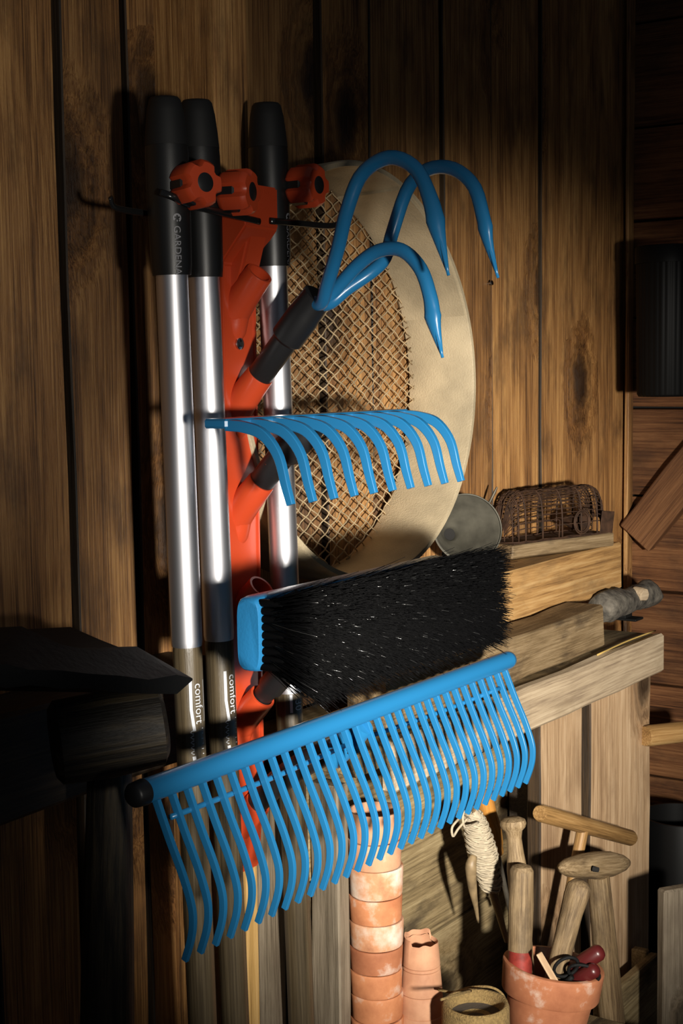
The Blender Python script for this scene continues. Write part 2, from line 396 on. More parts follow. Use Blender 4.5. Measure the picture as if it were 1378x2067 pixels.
def wrap(name, data, p_top, axis, start, r, off_px_frac, mat, root, taper=0):
    """flat print wrapped on a shaft: print x runs down the shaft, print y turns round it to the right"""
    vs, fs = data; axis = axis.normalized()
    tocam = (CAM - (p_top+axis*start)); tocam = (tocam - axis*tocam.dot(axis)).normalized()
    right = axis.cross(tocam)*-1
    if right.dot(RT) < 0: right = -right
    ph0 = math.acos(max(-1, min(1, off_px_frac))); rr = r+.0004
    out = []
    for x, y, _ in vs:
        ph = ph0 - y/r; rr = r+.0004-taper*x
        out.append(p_top + axis*(start+x) + right*(rr*math.cos(ph)) + tocam*(rr*math.sin(ph)))
    return mesh_obj(name, out, fs, mat, root, smooth=False)

# ================================================================== SETTING
floor = prop(box('floor', (-1.2, -2.6, -.06), (2.6, .1, 0), 'plank_x', bevel=0), kind='structure')
UE = 2.40                                              # the shed's corner
wall = prop(box('wall_back', (-1.0, .026, 0), (UE+.05, .045, 2.6), 'dark', bevel=0), kind='structure')
def ud(px, py, d=0): return at_d(px, py, d).x
seams = [-1.0, -.8, -.62, -.45, -.28, -.1, .06, .22, .38, .53, .66, .79, .90, ud(118,400), ud(252,300), 1.178, 1.30,
         ud(641,200), ud(738,250), ud(886,150), ud(990,400), ud(1091,600), UE]
TONE = {13: .75, 16: .78, 17: .88, 18: .95}
gaps = {ud(118,400): .013, ud(252,300): .009, ud(886,150): .014, ud(1091,600): .016}
def dark_edges(o):          # board sides coloured dark, painting shade into the gaps
    o.data.materials.append(MATS['plank_edge_shade'])
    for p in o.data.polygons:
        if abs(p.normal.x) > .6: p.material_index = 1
for i in range(len(seams)-1):
    a, b = seams[i], seams[i+1]; ga = gaps.get(a, .004)/2; gb = gaps.get(b, .004)/2
    d = [0, .004, -.002, .003, .006][(i*7) % 5]
    o = box('plank', (a+ga, -d, 0.0), (b-gb, .026, 2.6), 'plank', wall, bevel=.0015, jit=.0035, seg=14, axis=2)
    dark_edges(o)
    k = TONE.get(i, 1); o.color = (k, k*.98, k*.96, 1)
# post the rack is screwed to
prop(box('trim_1', (1.160, -.088, 0), (1.213, .002, 2.6), 'plank', bevel=.002, jit=.002, seg=14), kind='structure')
# ledge beam on the wall and the lower rail at the left
ledge = prop(box('trim_2', (1.215, -.10, 1.040), (2.155, -.007, 1.1175), 'beam', bevel=.003, jit=.003, seg=12, axis=0), kind='structure')
prop(box('trim_3', (UE-.028, -.014, 0), (UE-.002, -.007, 2.6), 'plank', bevel=.002, jit=.002, seg=12), kind='structure')
zr = at_d(100, 1420, .08).z
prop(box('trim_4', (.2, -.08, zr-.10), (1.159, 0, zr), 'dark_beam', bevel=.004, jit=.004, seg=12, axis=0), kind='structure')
# end wall
wr = prop(box('wall_right', (UE+.026, -2.6, 0), (UE+.045, .045, 2.6), 'dark', bevel=0), kind='structure')
zs = [0, .16, .33, .50, .66, .83, 1.0, 1.172, 1.33, 1.49, 1.66, 1.82, 2.0, 2.17, 2.34, 2.6]
for i in range(len(zs)-1):
    k = [.0, .004, .002][i % 3]
    box('board', (UE-k, -2.6, zs[i]+.002), (UE+.026, -.002, zs[i+1]-.002), 'plank_y', wr, bevel=.0015, jit=.003, seg=10, axis=1)
p0 = at_u(1285, 1085, UE-.022); p1 = at_u(1560, 745, UE-.022)
frame_box('brace', p0, p1, (0, .6, .6), .03, .07, 'brace_wood', wr, bevel=.002, seg=8, jit=.003)

# ================================================================== WORKBENCH
ZB = .987; UB = 2.078
bench = thing('workbench', 'rough plank workbench under the ledge, with pale apron and upright boards', 'workbench', (1.75, -.1, .55))
box('top_board', (1.24, -.197, ZB-.026), (UB, -.101, ZB-.001), 'mossy', bench, jit=.002, seg=8, axis=0)
box('top_board', (1.24, -.099, ZB-.026), (UB+.002, -.012, ZB-.002), 'mossy', bench, jit=.002, seg=8, axis=0)
box('apron', (1.30, -.205, .928), (UB+.003, -.186, ZB+.001), 'pale', bench, bevel=.004, jit=.003, seg=14, axis=0)
U1, U2, U3, U4 = ud(1090,1600,.184), ud(1174,1600,.184), ud(1188,1600,.184), ud(1309,1600,.184)
ZU = at_d(1303, 1942, .184).z
ub_a = box('upright_board', (U1, -.184, ZU), (U2, -.164, .97), 'pale_z', bench, bevel=.002, jit=.002, seg=8)
ub_b = box('upright_board', (U3, -.186, ZU), (U4, -.164, .97), 'pale_z', bench, bevel=.002, jit=.002, seg=8)
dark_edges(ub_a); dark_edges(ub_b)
UL = ud(1074,1600,.15); box('leg', (UL, -.158, .0), (UL+.03, -.112, .96), 'dark_beam', bench, bevel=.002)
box('leg', (U4-.06, -.16, .0), (U4-.02, -.11, .96), 'pale_z', bench, bevel=.002)
zj = [.34, .50, .665, .815, .955]
for i in range(4):
    box('back_board', (1.27, -.105-.003*(i % 2), zj[i]+.0015), (UL+.02, -.085, zj[i+1]-.0015), 'mossy', bench, bevel=.002, jit=.003, seg=10, axis=0)
box('leg', (1.245, -.10, 0), (1.268, -.05, .955), 'dark_beam', bench, bevel=.002)
# low shelf the pots stand on
ZS = .515
shelf = prop(box('shelf', (1.28, -.40, ZS-.03), (1.735, -.190, ZS), 'mossy', bevel=.003, jit=.002, seg=8, axis=0),
     'low plank shelf in front of the bench boards carrying the clay pots', 'shelf')

# ================================================================== TOOL RACK
RU0, RU1 = 1.1315, 1.1855; RC = (RU0+RU1)/2
rack = thing('tool_rack', 'orange plastic tool rack with slanted sockets screwed to the wooden post', 'tool rack', W(RC, .088, .86))
prof = [(.089, 1.592), (.146, 1.590), (.146, 1.548), (.113, 1.512), (.111, .93), (.105, .865), (.089, .86)]
body = extrude_uprof('body', prof, RU0, RU1, 'orange', rack, .0022)
# raised rib along each edge of the front face
for u in (RU0+.002, RU1-.002):
    extrude_uprof('edge_rib', [(.108, 1.512), (.1145, 1.512), (.1135, .93), (.108, .93)], u-.002, u+.002, 'orange', rack, .0008)
AX = Vector((0, -math.cos(math.radians(46)), math.sin(math.radians(46))))      # sockets point out and up
def socket(px, py):
    t = at_u(px, py, RC); b = t - AX*.052
    o = rod('socket_tube', b, t, [(0, .0185), (.35, .0165), (.97, .0148), (1, .0143), (.999, .0118), (.70, .0112)], 'orange', rack, seg=32, auto=35)
    # fairing that runs the socket out into the face below it
    pts = [b+Vector((0, .004, -.040)), b+Vector((0, 0, -.022)), b+AX*.006, b+AX*.022]
    tube('fairing', pts, [.004, .013, .0165, .0150], 'orange', rack, n=10, seg=20)
    return t
SOCK = [socket(524, 551), socket(525, 757), socket(528, 972), socket(528, 1184), socket(530, 1405), socket(520, 1622)]
# web from the head down to the first socket
extrude_uprof('web', [(.110, 1.552), (.142, 1.552), (.128, 1.508), (.110, 1.46)], RC-.012, RC+.018, 'orange', rack, .003)
for y, s in ((694, .0062), (1530, .006)):
    p = at_d(483 if y < 900 else 500, y, .1135)
    rod('screw', p, p+Vector((0, -.003, 0)), [(0, s), (.5, s), (1, s*.55)], 'steel', rack, seg=16)
    rod('screw', p+Vector((0, -.0029, 0)), p+Vector((0, -.0033, 0)), [(0, s*.4), (1, s*.4)], 'dark', rack, seg=6)
p = at_u(487, 391, RU0); rod('screw', p, p+Vector((-.002, 0, 0)), [(0, .0035), (1, .002)], 'steel', rack, seg=12)
# steel prongs the handles hang on
ZH = 1.560
def prong(pts, r=(.0034, .0018)): tube('hanger_prong', pts, [r]*2, 'black_steel', rack, n=30, seg=10, hint=(0, 0, 1))
prong([W(1.150, .149, 1.553), W(1.10, .150, 1.556), W(1.045, .150, 1.560), W(1.020, .149, 1.566), W(1.012, .140, 1.570)])
prong([W(1.150, .098, 1.556), W(1.10, .098, 1.556), W(1.02, .098, 1.556), W(.992, .100, 1.558), W(.985, .102, 1.566)])
prong([W(1.168, .149, 1.555), W(1.215, .150, 1.556), W(1.262, .150, 1.557), W(1.285, .149, 1.560), W(1.292, .149, 1.567)])
prong([W(1.168, .112, 1.556), W(1.215, .112, 1.556), W(1.245, .112, 1.556), W(1.255, .113, 1.562)])
tx = text_polys('GARDENA', .0075)
mesh_obj('lettering', [at_u(507, 385, RU0) + Vector((x+.006, 0, y+.0)) for x, y, _ in tx[0]], tx[1], 'orange_knob', rack, smooth=False)
bpy.data.objects['lettering'].location.y = (W(0, .1463, 0).y) - rack.location.y

# ================================================================== LONG HANDLES
def star(r1, r0, n, depth, bev=.003):
    bm = bmesh.new(); M = n*12; ring = []
    for k in range(M):
        a = 2*math.pi*k/M; c = .5+.5*math.cos(n*a); c = max(0, min(1, (c-.06)*2.4)); c = c*c*(3-2*c)
        r = r0+(r1-r0)*c; ring.append((r*math.cos(a), r*math.sin(a)))
    lev = [(0, .86), (.10, .97), (.18, 1), (.80, 1), (.92, .95), (1, .84)]
    vs, fs = [], []
    for t, s in lev:
        for x, y in ring: vs.append((x*s, y*s, t*depth))
    for i in range(len(lev)-1):
        for k in range(M): fs.append((i*M+k, i*M+(k+1) % M, (i+1)*M+(k+1) % M, (i+1)*M+k))
    fs.append(tuple(range(M))[::-1]); fs.append(tuple((len(lev)-1)*M+k for k in range(M)))
    return vs, fs
def long_handle(top_px, mid_px, bot_px, d, y_grip, y_alu, knob_px, knob_dir, label, z_end, two=None):
    a = at_d(*top_px, d); b = at_d(*bot_px, d); ax = (b-a).normalized()
    def s_of(py):      # distance along the axis where the image row is py
        lo, hi = 0, 2
        for _ in range(40):
            m = (lo+hi)/2; q = a+ax*m; v = q-CAM; y = CY-FPX*v.dot(UP)/v.dot(FW)
            if y < py: lo = m
            else: hi = m
        return lo
    end = a + ax*((z_end-a.z)/ax.z)
    t = thing('telescopic_pole', label, 'pole', end, 'long poles hanging on the rack')
    sg, sa = s_of(y_grip), s_of(y_alu); Le = (end-a).length
    def rd(name, s0, s1, prof, mat, **k): return rod(name, a+ax*s0, a+ax*s1, prof, mat, t, seg=40, **k)
    sc_ = sg*.27
    rd('grip_cap', 0, sc_, [(0, .0), (0, .0130), (.06, .0152), (.3, .0176), (.7, .0196), (1, .0206)], 'grip_cap', auto=60, caps=False)
    rd('grip', sc_, sg, [(0, .0203), (.06, .0208), (.3, .0210), (.6, .0205), (.92, .0197), (1, .0186), (1, .0150)], 'grip', auto=60)
    rd('metal_tube', sg-.004, sa, [(0, .0155), (.985, .0155), (1, .0149)], 'aluminium', auto=40)
    if two: rd('tube_collar', s_of(two)-.001, s_of(two), [(0, .0157), (1, .0157)], 'aluminium')
    rd('shaft', sa-.002, Le, [(0, .0140), (.01, .0147), (.97, .0150), (1, .012)], 'ash_dark', auto=50)
    # clamp knob
    kp = at_d(knob_px[0], knob_px[1]+6, d+.018); kd = Vector(knob_dir).normalized()
    k = mesh_obj('knob', *star(.0225, .0178, 5, .031), 'orange_knob', t, kp, kd.to_track_quat('Z', 'Y'), True, 'orange star shaped clamp knob', 35)
    rod('knob_core', kp-kd*.006, kp+kd*.010, [(0, .0172), (1, .0172)], 'black_plastic', k, seg=24)
    kx = (k.matrix_basis.to_quaternion() @ Vector((1, 0, 0))).normalized(); ky = kd.cross(kx)
    for q in range(5):
        aa = math.pi*2*(q+.5)/5; er = kx*math.cos(aa)+ky*math.sin(aa)
        frame_box('grip_inlay', kp+er*.0150-kd*.002, kp+er*.0150+kd*.0200, er, .0125, .0090, 'black_plastic', k, bevel=.0028)
    rod('knob_button', kp+kd*.0300, kp+kd*.0312, [(0, .0095), (.6, .0095), (1, .0088)], 'black_plastic', k, seg=28)
    rod('clamp_stem', kp-kd*.024, kp+kd*.002, [(0, .010), (1, .0125)], 'black_plastic', t, seg=20)
    return t, a, ax, s_of
def brand(t, a, ax, s, frac):
    rr = .0208
    items = [text_polys('GARDENA', .0098)]
    v, f = items[0]; v = [(x+.0125, y-.0035, 0) for x, y, _ in v]
    ring, seg = [], 20
    vs, fs = [], []
    for k in range(seg):
        a0 = 2*math.pi*k/seg*.8+.6; vs += [(.0055+.0042*math.cos(a0), .0042*math.sin(a0), 0), (.0055+.0028*math.cos(a0), .0028*math.sin(a0), 0)]
        if k: fs.append((2*k-2, 2*k-1, 2*k+1, 2*k))
    pet = []
    for k in range(5):
        a0 = 2*math.pi*k/5; pet.append(ribbon([(.0055+.0018*math.cos(a0), .0018*math.sin(a0)), (.0055+.0034*math.cos(a0), .0034*math.sin(a0))], .0011))
    return wrap('lettering', join_data([(v, f), (vs, fs)]+pet), a, ax, s, rr, frac, 'grey_print', t, .020)
def comfort(t, a, ax, s, frac, word='comfort'):
    tw = text_polys(word, .0125); tv = [(x+.004, y-.002, 0) for x, y, _ in tw[0]]
    bar = ribbon([(0, -.0065), (.030, -.0066), (.046, -.0048), (.052, -.0040)], .0030)
    thin = ribbon([(.002, .0092), (.040, .0092), (.044, .0080)], .0006)
    wav = []
    x0 = .0515
    for k in range(5):
        x = x0+.0052*k; q = []
        for j in range(9):
            aa = math.pi*j/8; q.append((x+.0026*(1-math.cos(aa))/2+.0, -.0078+.001*(-math.sin(aa))))
        q = [(x-.001, .0062)] + [(x-.0002, -.006)] + [(x+.0014, -.0082)] + [(x+.0030, -.006)] + [(x+.0042, .0062-.001*(k % 2))]
        wav.append(ribbon(q, .0008))
    tail = ribbon([(.0775, -.0055), (.090, -.0040)], .0034)
    return wrap('print', join_data([(tv, tw[1]), bar, thin, tail]+wav), a, ax, s, .0148, frac, 'white_print', t)
h1, a1, x1, s1 = long_handle((332,197), None, (408,2050), .125, 556, 1303, (375,372), (-.22, -1, .05),
        'leftmost of the silver poles with black grips hanging on the orange rack', .47)
h2, a2, x2, s2 = long_handle((396,203), None, (474,2050), .125, 560, 1290, (452,384), (.26, -1, .0),
        'silver pole with black grip hanging between the leftmost pole and the orange rack', .45, 838)
h3, a3, x3, s3 = long_handle((537,209), None, (608,2050), .125, 538, 1395, (594,372), (.05, -1, .0),
        'silver pole with black grip hanging right of the orange rack before the sieve', .43)
brand(h1, a1, x1, s1(432), .34)
brand(h3, a3, x3, s3(430), .88)
comfort(h1, a1, x1, s1(1366), .52)
comfort(h2, a2, x2, s2(1349), .68)
tx = text_polys('30', .0125)
wrap('print', join_data([([(x, y-.002, 0) for x, y, _ in tx[0]], tx[1]), ribbon([(-.006, -.0065), (.014, -.0065)], .003)]), a3, x3, s3(1407), .0148, .55, 'white_print', h3)

# ================================================================== TOOL HEADS ON THE RACK
def tool_socket(root, t, s0, s1, r=.0125, big=.0165, tail=True):
    """black push-fit connector: thin neck from inside the rack socket, thicker sleeve outside"""
    o = rod('connector', t-AX*.03, t+AX*s0, [(0, .010), (.30, .0112), (.36, r), (1, r)], 'black_plastic', root, seg=28)
    rod('sleeve', t+AX*(s0-.004), t+AX*s1, [(0, r), (.06, big), (.55, big), (.62, big*.96), (1, big*.9)], 'black_plastic', root, seg=28)
    q = t+AX*(s0*.55)+Vector((-.0118, -.001, .004)); rod('rivet', q, q+Vector((-.0012, 0, .0003)), [(0, .0016), (1, .001)], 'steel', o, seg=10)
# --- three-tine cultivator
UC, UA, UB_ = 1.158, 1.110, 1.208
t = SOCK[1]; cult = thing('cultivator', 'blue three-tine hand cultivator with hooked prongs stuck in the rack', 'cultivator', t)
tool_socket(cult, t, .052, .108, .0135, .0172)
def tine(pts, tipn):
    P = resample(pts, 46); n = len(P); rr = []
    for i in range(n):
        f = i/(n-1)
        if f < .76: rr.append((.0068, .0068))
        elif f < .86: k = (f-.76)/.10; rr.append((.0068-.0012*k, .0068+.0014*k))
        else: k = (f-.86)/.14; rr.append((.0056*(1-k)+.0009, .0082*(1-k)+.0009))
    vs, fs = sweep_data(P, rr, 16, hint=(1, 0, 0)); mesh_obj('tine', vs, fs, 'blue', cult)
    # pressed ridge down the spear-shaped tip
    Q = P[int(n*.80):]; r2 = [.0012+.0022*math.sin(math.pi*min(1, i/(len(Q)-1)*1.0)) for i in range(len(Q))]
    o = [q + (CAM-q).normalized()*.0030 for q in Q]
    vs, fs = sweep_data(o, [(.0012, .0016)]*len(Q), 8, hint=(1,0,0)); mesh_obj('tip_ridge', vs, fs, 'blue', cult)
S = t+AX*.100
def up_(px, py, u): return at_u(px, py, u)
tine([S+Vector((-.004,0,0)), up_(648,612,1.148), up_(660,575,1.135), up_(682,500,1.12), up_(700,425,UA), up_(730,352,UA), up_(785,318,UA), up_(838,340,UA), up_(868,402,UA), up_(884,470,UA), up_(905,556,UA)], 0)
tine([S+Vector((.004,0,-.003)), up_(665,612,1.160), up_(700,583,1.170), up_(748,550,1.185), up_(777,520,1.20), up_(793,465,UB_), up_(824,378,UB_), up_(866,341,UB_), up_(915,341,UB_), up_(956,376,UB_), up_(975,440,UB_), up_(985,490,UB_), up_(1005,561,UB_)], 0)
tine([S, up_(655,608,UC), up_(685,575,UC), up_(725,532,UC), up_(765,506,UC), up_(810,505,UC), up_(848,542,UC), up_(868,600,UC), up_(875,650,UC), up_(893,722,UC)], 0)
# --- small garden rake
t = SOCK[2]; rk = thing('garden_rake', 'small blue ten-tooth garden rake stuck in the rack below the cultivator', 'rake', t)
e = at_u(652, 858, RC+.002); AXR = (e-t).normalized()
L = (e-t).length
rod('connector', t-AX*.028, t+AX*.045, [(0, .010), (.35, .0112), (.40, .0135), (1, .0140)], 'black_plastic', rk, seg=28)
rod('sleeve', t+AX*.040, e-Vector((0, -.010, .0)), [(0, .0145), (.12, .0170), (.7, .0160), (1, .012)], 'black_plastic', rk, seg=28)
q = t+AX*.022+Vector((-.0125, -.001, .003)); rod('rivet', q, q+Vector((-.0012, 0, .0003)), [(0, .0016), (1, .001)], 'steel', rk, seg=10)
ZR = 1.3535; uu0, uu1 = 1.006, 1.306
box('bar', (uu0-.006, -.2235, ZR-.003), (uu1+.006, -.196, ZR+.006), 'blue', rk, bevel=.002)
prof0 = [(.2195, 1.3535), (.240, 1.3520), (.2610, 1.3455), (.2775, 1.3270), (.2855, 1.3006), (.2910, 1.2835)]
for i in range(10):
    u = uu0+(uu1-uu0)*i/9
    P = resample([W(u, d, z) for d, z in prof0], 22); n = len(P)
    vs, fs = sweep_data(P, [(.0036-.0007*(k/n), .0052-.0018*max(0, (k/n-.35)/.65)) for k in range(n)], 12, ex=.3, hint=(1,0,0))
    mesh_obj('tooth', vs, fs, 'blue', rk, auto=28)
# --- broom
t = SOCK[4]; br = thing('broom_head', 'blue backed broom head with stiff black bristles, below the small rake', 'broom', t)
BU0, BU1 = .982, 1.322; bd = .262
rod('connector', t-AX*.028, t+AX*.10, [(0, .010), (.3, .0112), (.34, .0140), (1, .0155)], 'black_plastic', br, seg=28)
# back board: rounded section in (d, z), ends slightly narrowed
bm = bmesh.new(); sec = []
for k in range(28):
    a = 2*math.pi*k/28; cx, cz = math.cos(a), math.sin(a); f = lambda v: math.copysign(abs(v)**.45, v)
    sec.append((f(cx)*.0135, f(cz)*.0345))
rings = []
for u, s in ((BU0, .90), (BU0+.002, .96), (BU0+.010, 1), (BU0+.05, 1.0), (BU1-.05, 1.0), (BU1-.012, 1), (BU1, .9)):
    arch = .012*math.sin(math.pi*(u-BU0)/(BU1-BU0))
    rings.append([bm.verts.new(W(u, bd-.004+x*s + (.006 if False else 0), 1.167+z*s+arch*0)) for x, z in sec])
for i in range(len(rings)-1):
    for k in range(28): bm.faces.new((rings[i][k], rings[i][(k+1) % 28], rings[i+1][(k+1) % 28], rings[i+1][k]))
bm.faces.new(rings[0]); bm.faces.new(rings[-1][::-1]); bmesh.ops.recalc_face_normals(bm, faces=bm.faces)
me = bpy.data.meshes.new('back_board'); bm.to_mesh(me); bm.free()
link('back_board', me, 'blue_matte', br, (0,0,0), None, True, None, 45)
# bristle tufts
B = random.Random(5); V, Fc = [], []
NU, NZ = 44, 8
for iu in range(NU):
    for iz in range(NZ):
        fu = (iu+.5)/NU; fz = (iz+.5)/NZ
        u0 = BU0+.007+(BU1-BU0-.014)*fu; z0 = 1.167-.031+.062*fz
        for k in range(58):
            bu, bz = u0+B.gauss(0, .0014), z0+B.gauss(0, .0014)
            fl = (fz-.5)*2
            end = W(u0+(fu-.5)*.020+B.gauss(0, .0062), bd+.074+B.gauss(0, .0035), z0+fl*.019-.005+B.gauss(0, .0058))
            st = W(bu, bd+.004, bz); md = (st+end)/2+Vector((B.gauss(0, .0012), 0, B.gauss(0, .0012)))
            o = len(V); r = .00034
            for p, q in ((st, r), (md, r), (end, r*.7)):
                V += [p+Vector((q, 0, 0)), p+Vector((-q*.5, 0, q*.87)), p+Vector((-q*.5, 0, -q*.87))]
            for s in (0, 3):
                for j in range(3): Fc.append((o+s+j, o+s+(j+1) % 3, o+s+3+(j+1) % 3, o+s+3+j))
            Fc.append((o+6, o+7, o+8))
me = bpy.data.meshes.new('bristles'); me.materials.append(MATS['bristle']); me.materials.append(MATS['bristle_glint']); me.from_pydata([tuple(v) for v in V], [], Fc); me.update()
for k, pg in enumerate(me.polygons):
    if (k//7) % 61 == 0: pg.material_index = 1
o = link('bristles', me, 'bristle', br, (0,0,0)); o['kind'] = 'stuff'; o['label'] = 'stiff black broom bristles'
# round tuft feet that bite into the blue board along its near edge
for iz in range(9):
    z = 1.167-.029+.058*iz/8
    rod('tuft', W(BU0+.007, bd+.004, z), W(BU0+.007, bd+.030, z), [(0, .0034), (.35, .0038), (1, .002)], 'bristle', br, seg=10)
# --- wide comb rake
t = SOCK[5]; cr = thing('comb_rake', 'wide blue lawn comb rake with thirty-two curved teeth at the rack bottom', 'rake', t)
DB, ZBAR = .2625, 1.0605
ub0, ub1 = ud(288, 1603, DB), ud(1030, 1333, DB)
rod('bar', W(ub0, DB, ZBAR), W(ub1, DB, ZBAR), [(0, .0105), (.985, .0108), (.995, .0098), (1, .006)], 'blue', cr, seg=36, auto=50)
rod('end_cap', W(ub0-.013, DB, ZBAR), W(ub0+.001, DB, ZBAR), [(0, .0005), (.02, .0085), (.2, .0104), (1, .0112)], 'black_plastic', cr, seg=32, auto=60)
prof1 = [(.2635, 1.0520), (.2650, 1.0475), (.2775, 1.0190), (.2905, .9920), (.2990, .9690), (.3005, .9540), (.2980, .9390), (.2910, .9195)]
P0 = resample([W(0, d, z) for d, z in prof1], 30)
for i in range(32):
    u = .8503+.01938*i
    if i == 0:
        vs, fs = sweep_data(P0, [(.0021, .0037-.0008*(k/30)) for k in range(30)], 12, ex=.25, hint=(1,0,0))
        o0 = mesh_obj('tooth', vs, fs, 'blue', cr, auto=28); base = o0.location.copy(); me0 = o0.data; du0 = u
        o0.location = base + Vector((u, 0, 0))
    else:
        o = bpy.data.objects.new('tooth', me0); col.objects.link(o); o.parent = cr; o.rotation_mode = 'QUATERNION'; o.location = base + Vector((u, 0, 0))
# braces and centre socket behind the teeth
mid = W(RC, .252, 1.030)
for u in (.862, 1.436):
    tube('brace', [W(u, .2685, 1.0335), W((u+RC)/2, .262, 1.0300), W(RC+(-.02 if u < RC else .02), .252, 1.0290)], .0026, 'blue', cr, n=12, seg=10)
tube('neck', [t-AX*.03, t+AX*.03, t+(mid-t)*.55+Vector((0,0,.01)), mid], [.010, .0135, .0135, .0125], 'black_plastic', cr, n=16, seg=24)
rod('blue_socket', mid+Vector((0, .03, -.022)), W(RC, .262, 1.048), [(0, .0135), (.5, .0145), (1, .012)], 'blue', cr, seg=24)

# ================================================================== SIEVE
SU, SZ, SR, SD, SH, ST = 1.408, 1.395, .2462, .012, .100, .04
sieve = thing('garden_sieve', 'large round garden sieve with bent wooden rim and wire mesh against the wall', 'sieve', W(SU, .02, SZ-SR))
srot = Matrix.Rotation(math.radians(90)-ST, 3, 'X').to_quaternion()      # local Z = out of the wall
sc0 = W(SU, SD, SZ)
vs, fs = lathe_data([(0, SR), (.002, SR+.0005), (SH-.002, SR+.001), (SH, SR-.0005), (SH, SR-.0060), (SH-.002, SR-.0068), (.002, SR-.0068), (0, SR-.006)], 120, caps=False, wob=.004)
n = len(vs)//120; fs += [((n-1)*120+j, (n-1)*120+(j+1) % 120, (j+1) % 120, j) for j in range(120)]
rim = mesh_obj('rim', vs, fs, 'rim_wood', sieve, sc0, srot, True, None, 40)
# overlapping end of the bent wood strip, and the ring that clamps the mesh
ov, of = [], []
for i, k in enumerate([j/24 for j in range(25)]):
    a = math.radians(18+52*k)
    for z, r in ((.004, SR-.0066), (.004, SR-.0100), (SH-.003, SR-.0100), (SH-.003, SR-.0066)): ov.append((r*math.cos(a), r*math.sin(a), z))
    if i:
        for j in range(4): of.append(((i-1)*4+j, (i-1)*4+(j+1) % 4, i*4+(j+1) % 4, i*4+j))
of += [(0,1,2,3), (96,99,98,97)]
mesh_obj('rim_overlap', ov, of, 'rim_wood', sieve, sc0, srot, True, None, 40)
# woven wire, two diagonal sets
items = []; step = .0142; ang = math.radians(33)
for fam in (0, 1):
    ca, sa = (math.cos(ang), math.sin(ang)) if fam == 0 else (math.cos(ang), -math.sin(ang))
    k = -int(SR/step)-1
    while k*step < SR:
        o = k*step + R.gauss(0, .0007); k += 1
        if abs(o) >= SR-.008: continue
        h = math.sqrt((SR-.007)**2-o*o); pts = []; m = max(2, int(2*h/(step*.5)))
        for j in range(m+1):
            s = -h+2*h*j/m; x, y = ca*s - sa*o, sa*s + ca*o
            cell = math.sin(math.pi*(s/step)+ (k+fam)*math.pi)
            y += .0016*math.sin(x*60+k*1.7)*noise.noise((x*12, y*12, fam)); x += .003*noise.noise((x*9+5, y*9, 1))
            pts.append(Vector((x, y, .007+.0013*cell+.004*noise.noise((x*8, y*8, 3)))))
        items.append(sweep_data(pts, .00095, 5))
V, Fc = join_data(items)
o = mesh_obj('wire_mesh', V, Fc, 'mesh_wire', sieve, sc0, srot); o['kind'] = 'stuff'; o['label'] = 'rusty diagonal wire mesh'

# ================================================================== THINGS ON THE LEDGE
LZ = 1.118
# tin funnel lying against the wall
fc = at_d(943, 1066, .075); fr = 69*pxm(fc); fax = (CAM-fc).normalized(); fax = (fax + Vector((.35, 0, .12))).normalized()
fun = thing('tin_funnel', 'dull grey tin funnel leaning on the ledge between sieve and wire trap', 'funnel', W(fc.x, .06, LZ))
ap = at_d(903, 1080, .025)
vs, fs = [], []; sg = 48
rt = fax.orthogonal().normalized(); up2 = fax.cross(rt)
ringp = [(fc, fr*1.02), (fc-fax*.003, fr*1.02), (fc-fax*.002, fr*.97), (fc.lerp(ap, .80), fr*.24), (fc.lerp(ap, .86), fr*.19), (fc.lerp(ap, 1.1), fr*.17)]
def loft(rings, axd, sg=48):
    r_ = axd.orthogonal().normalized(); u_ = axd.cross(r_); vs, fs = [], []
    for c, r in rings:
        for j in range(sg): a = 2*math.pi*j/sg; vs.append(c + r_*(r*math.cos(a)) + u_*(r*math.sin(a)))
    for i in range(len(rings)-1):
        for j in range(sg): fs.append((i*sg+j, i*sg+(j+1) % sg, (i+1)*sg+(j+1) % sg, (i+1)*sg+j))
    return vs, fs
vs, fs = loft(ringp, fax); mesh_obj('cone', vs, fs, 'tin', fun, auto=40)
vs, fs = loft([(ap+fax*.006, fr*.20), (ap+fax*.0055, .0002)], fax); mesh_obj('spout_shade_disc', vs, fs, 'dark', fun)  # dark disc over the spout, the hole's shade put into its colour
P = [fc+rt*(fr*1.02*math.cos(2*math.pi*j/60))+up2*(fr*1.02*math.sin(2*math.pi*j/60)) for j in range(60)]
vs, fs = sweep_data(P, .0012, 8, closed=True); mesh_obj('wire_edge', vs, fs, 'tin', fun)
q0, q1 = at_d(1003, 983, .04), at_d(975, 1040, .02)
prop(rod('peg', q1, q0, [(0, .0022), (.8, .0022), (1, .0012)], 'old_steel', seg=10), 'thin metal peg sticking up behind the tin funnel', 'peg')
# board under the trap, both turned a little from the wall
A_ = at_z(1034, 1131, LZ); B_ = at_z(1240, 1103, LZ)
tax = (B_-A_); TLn = tax.length; tax.normalize(); tin_ = Vector((-tax.y, tax.x, 0))      # tin_ points to the wall
LB = prop(frame_box('base_board', A_+tin_*.0275+Vector((0,0,.0115)), B_+tin_*.0275+Vector((0,0,.0115)), (0,0,1), .055, .021, 'handle', bevel=.002, seg=6, jit=.002), 'short thick board on the ledge, carrying the rusty wire trap', 'board')
TZ = LZ+.0225; TD, TH = .026, .074; X0, X1 = .002, TLn-.012
def TW(x, y, z): return A_ + tax*x + tin_*(.0275-y) + Vector((0, 0, TZ-LZ+z))        # y: out toward the room
trap = thing('wire_trap', 'rusty domed wire mouse trap cage on the short board', 'wire trap', TW((X0+X1)/2, 0, 0))
def arch(a, s=1):   # a 0..pi
    c, q = math.cos(a), math.sin(a); f = lambda v, e: math.copysign(abs(v)**e, v)
    return f(c, .55)*TD*s, f(q, .62)*TH*s
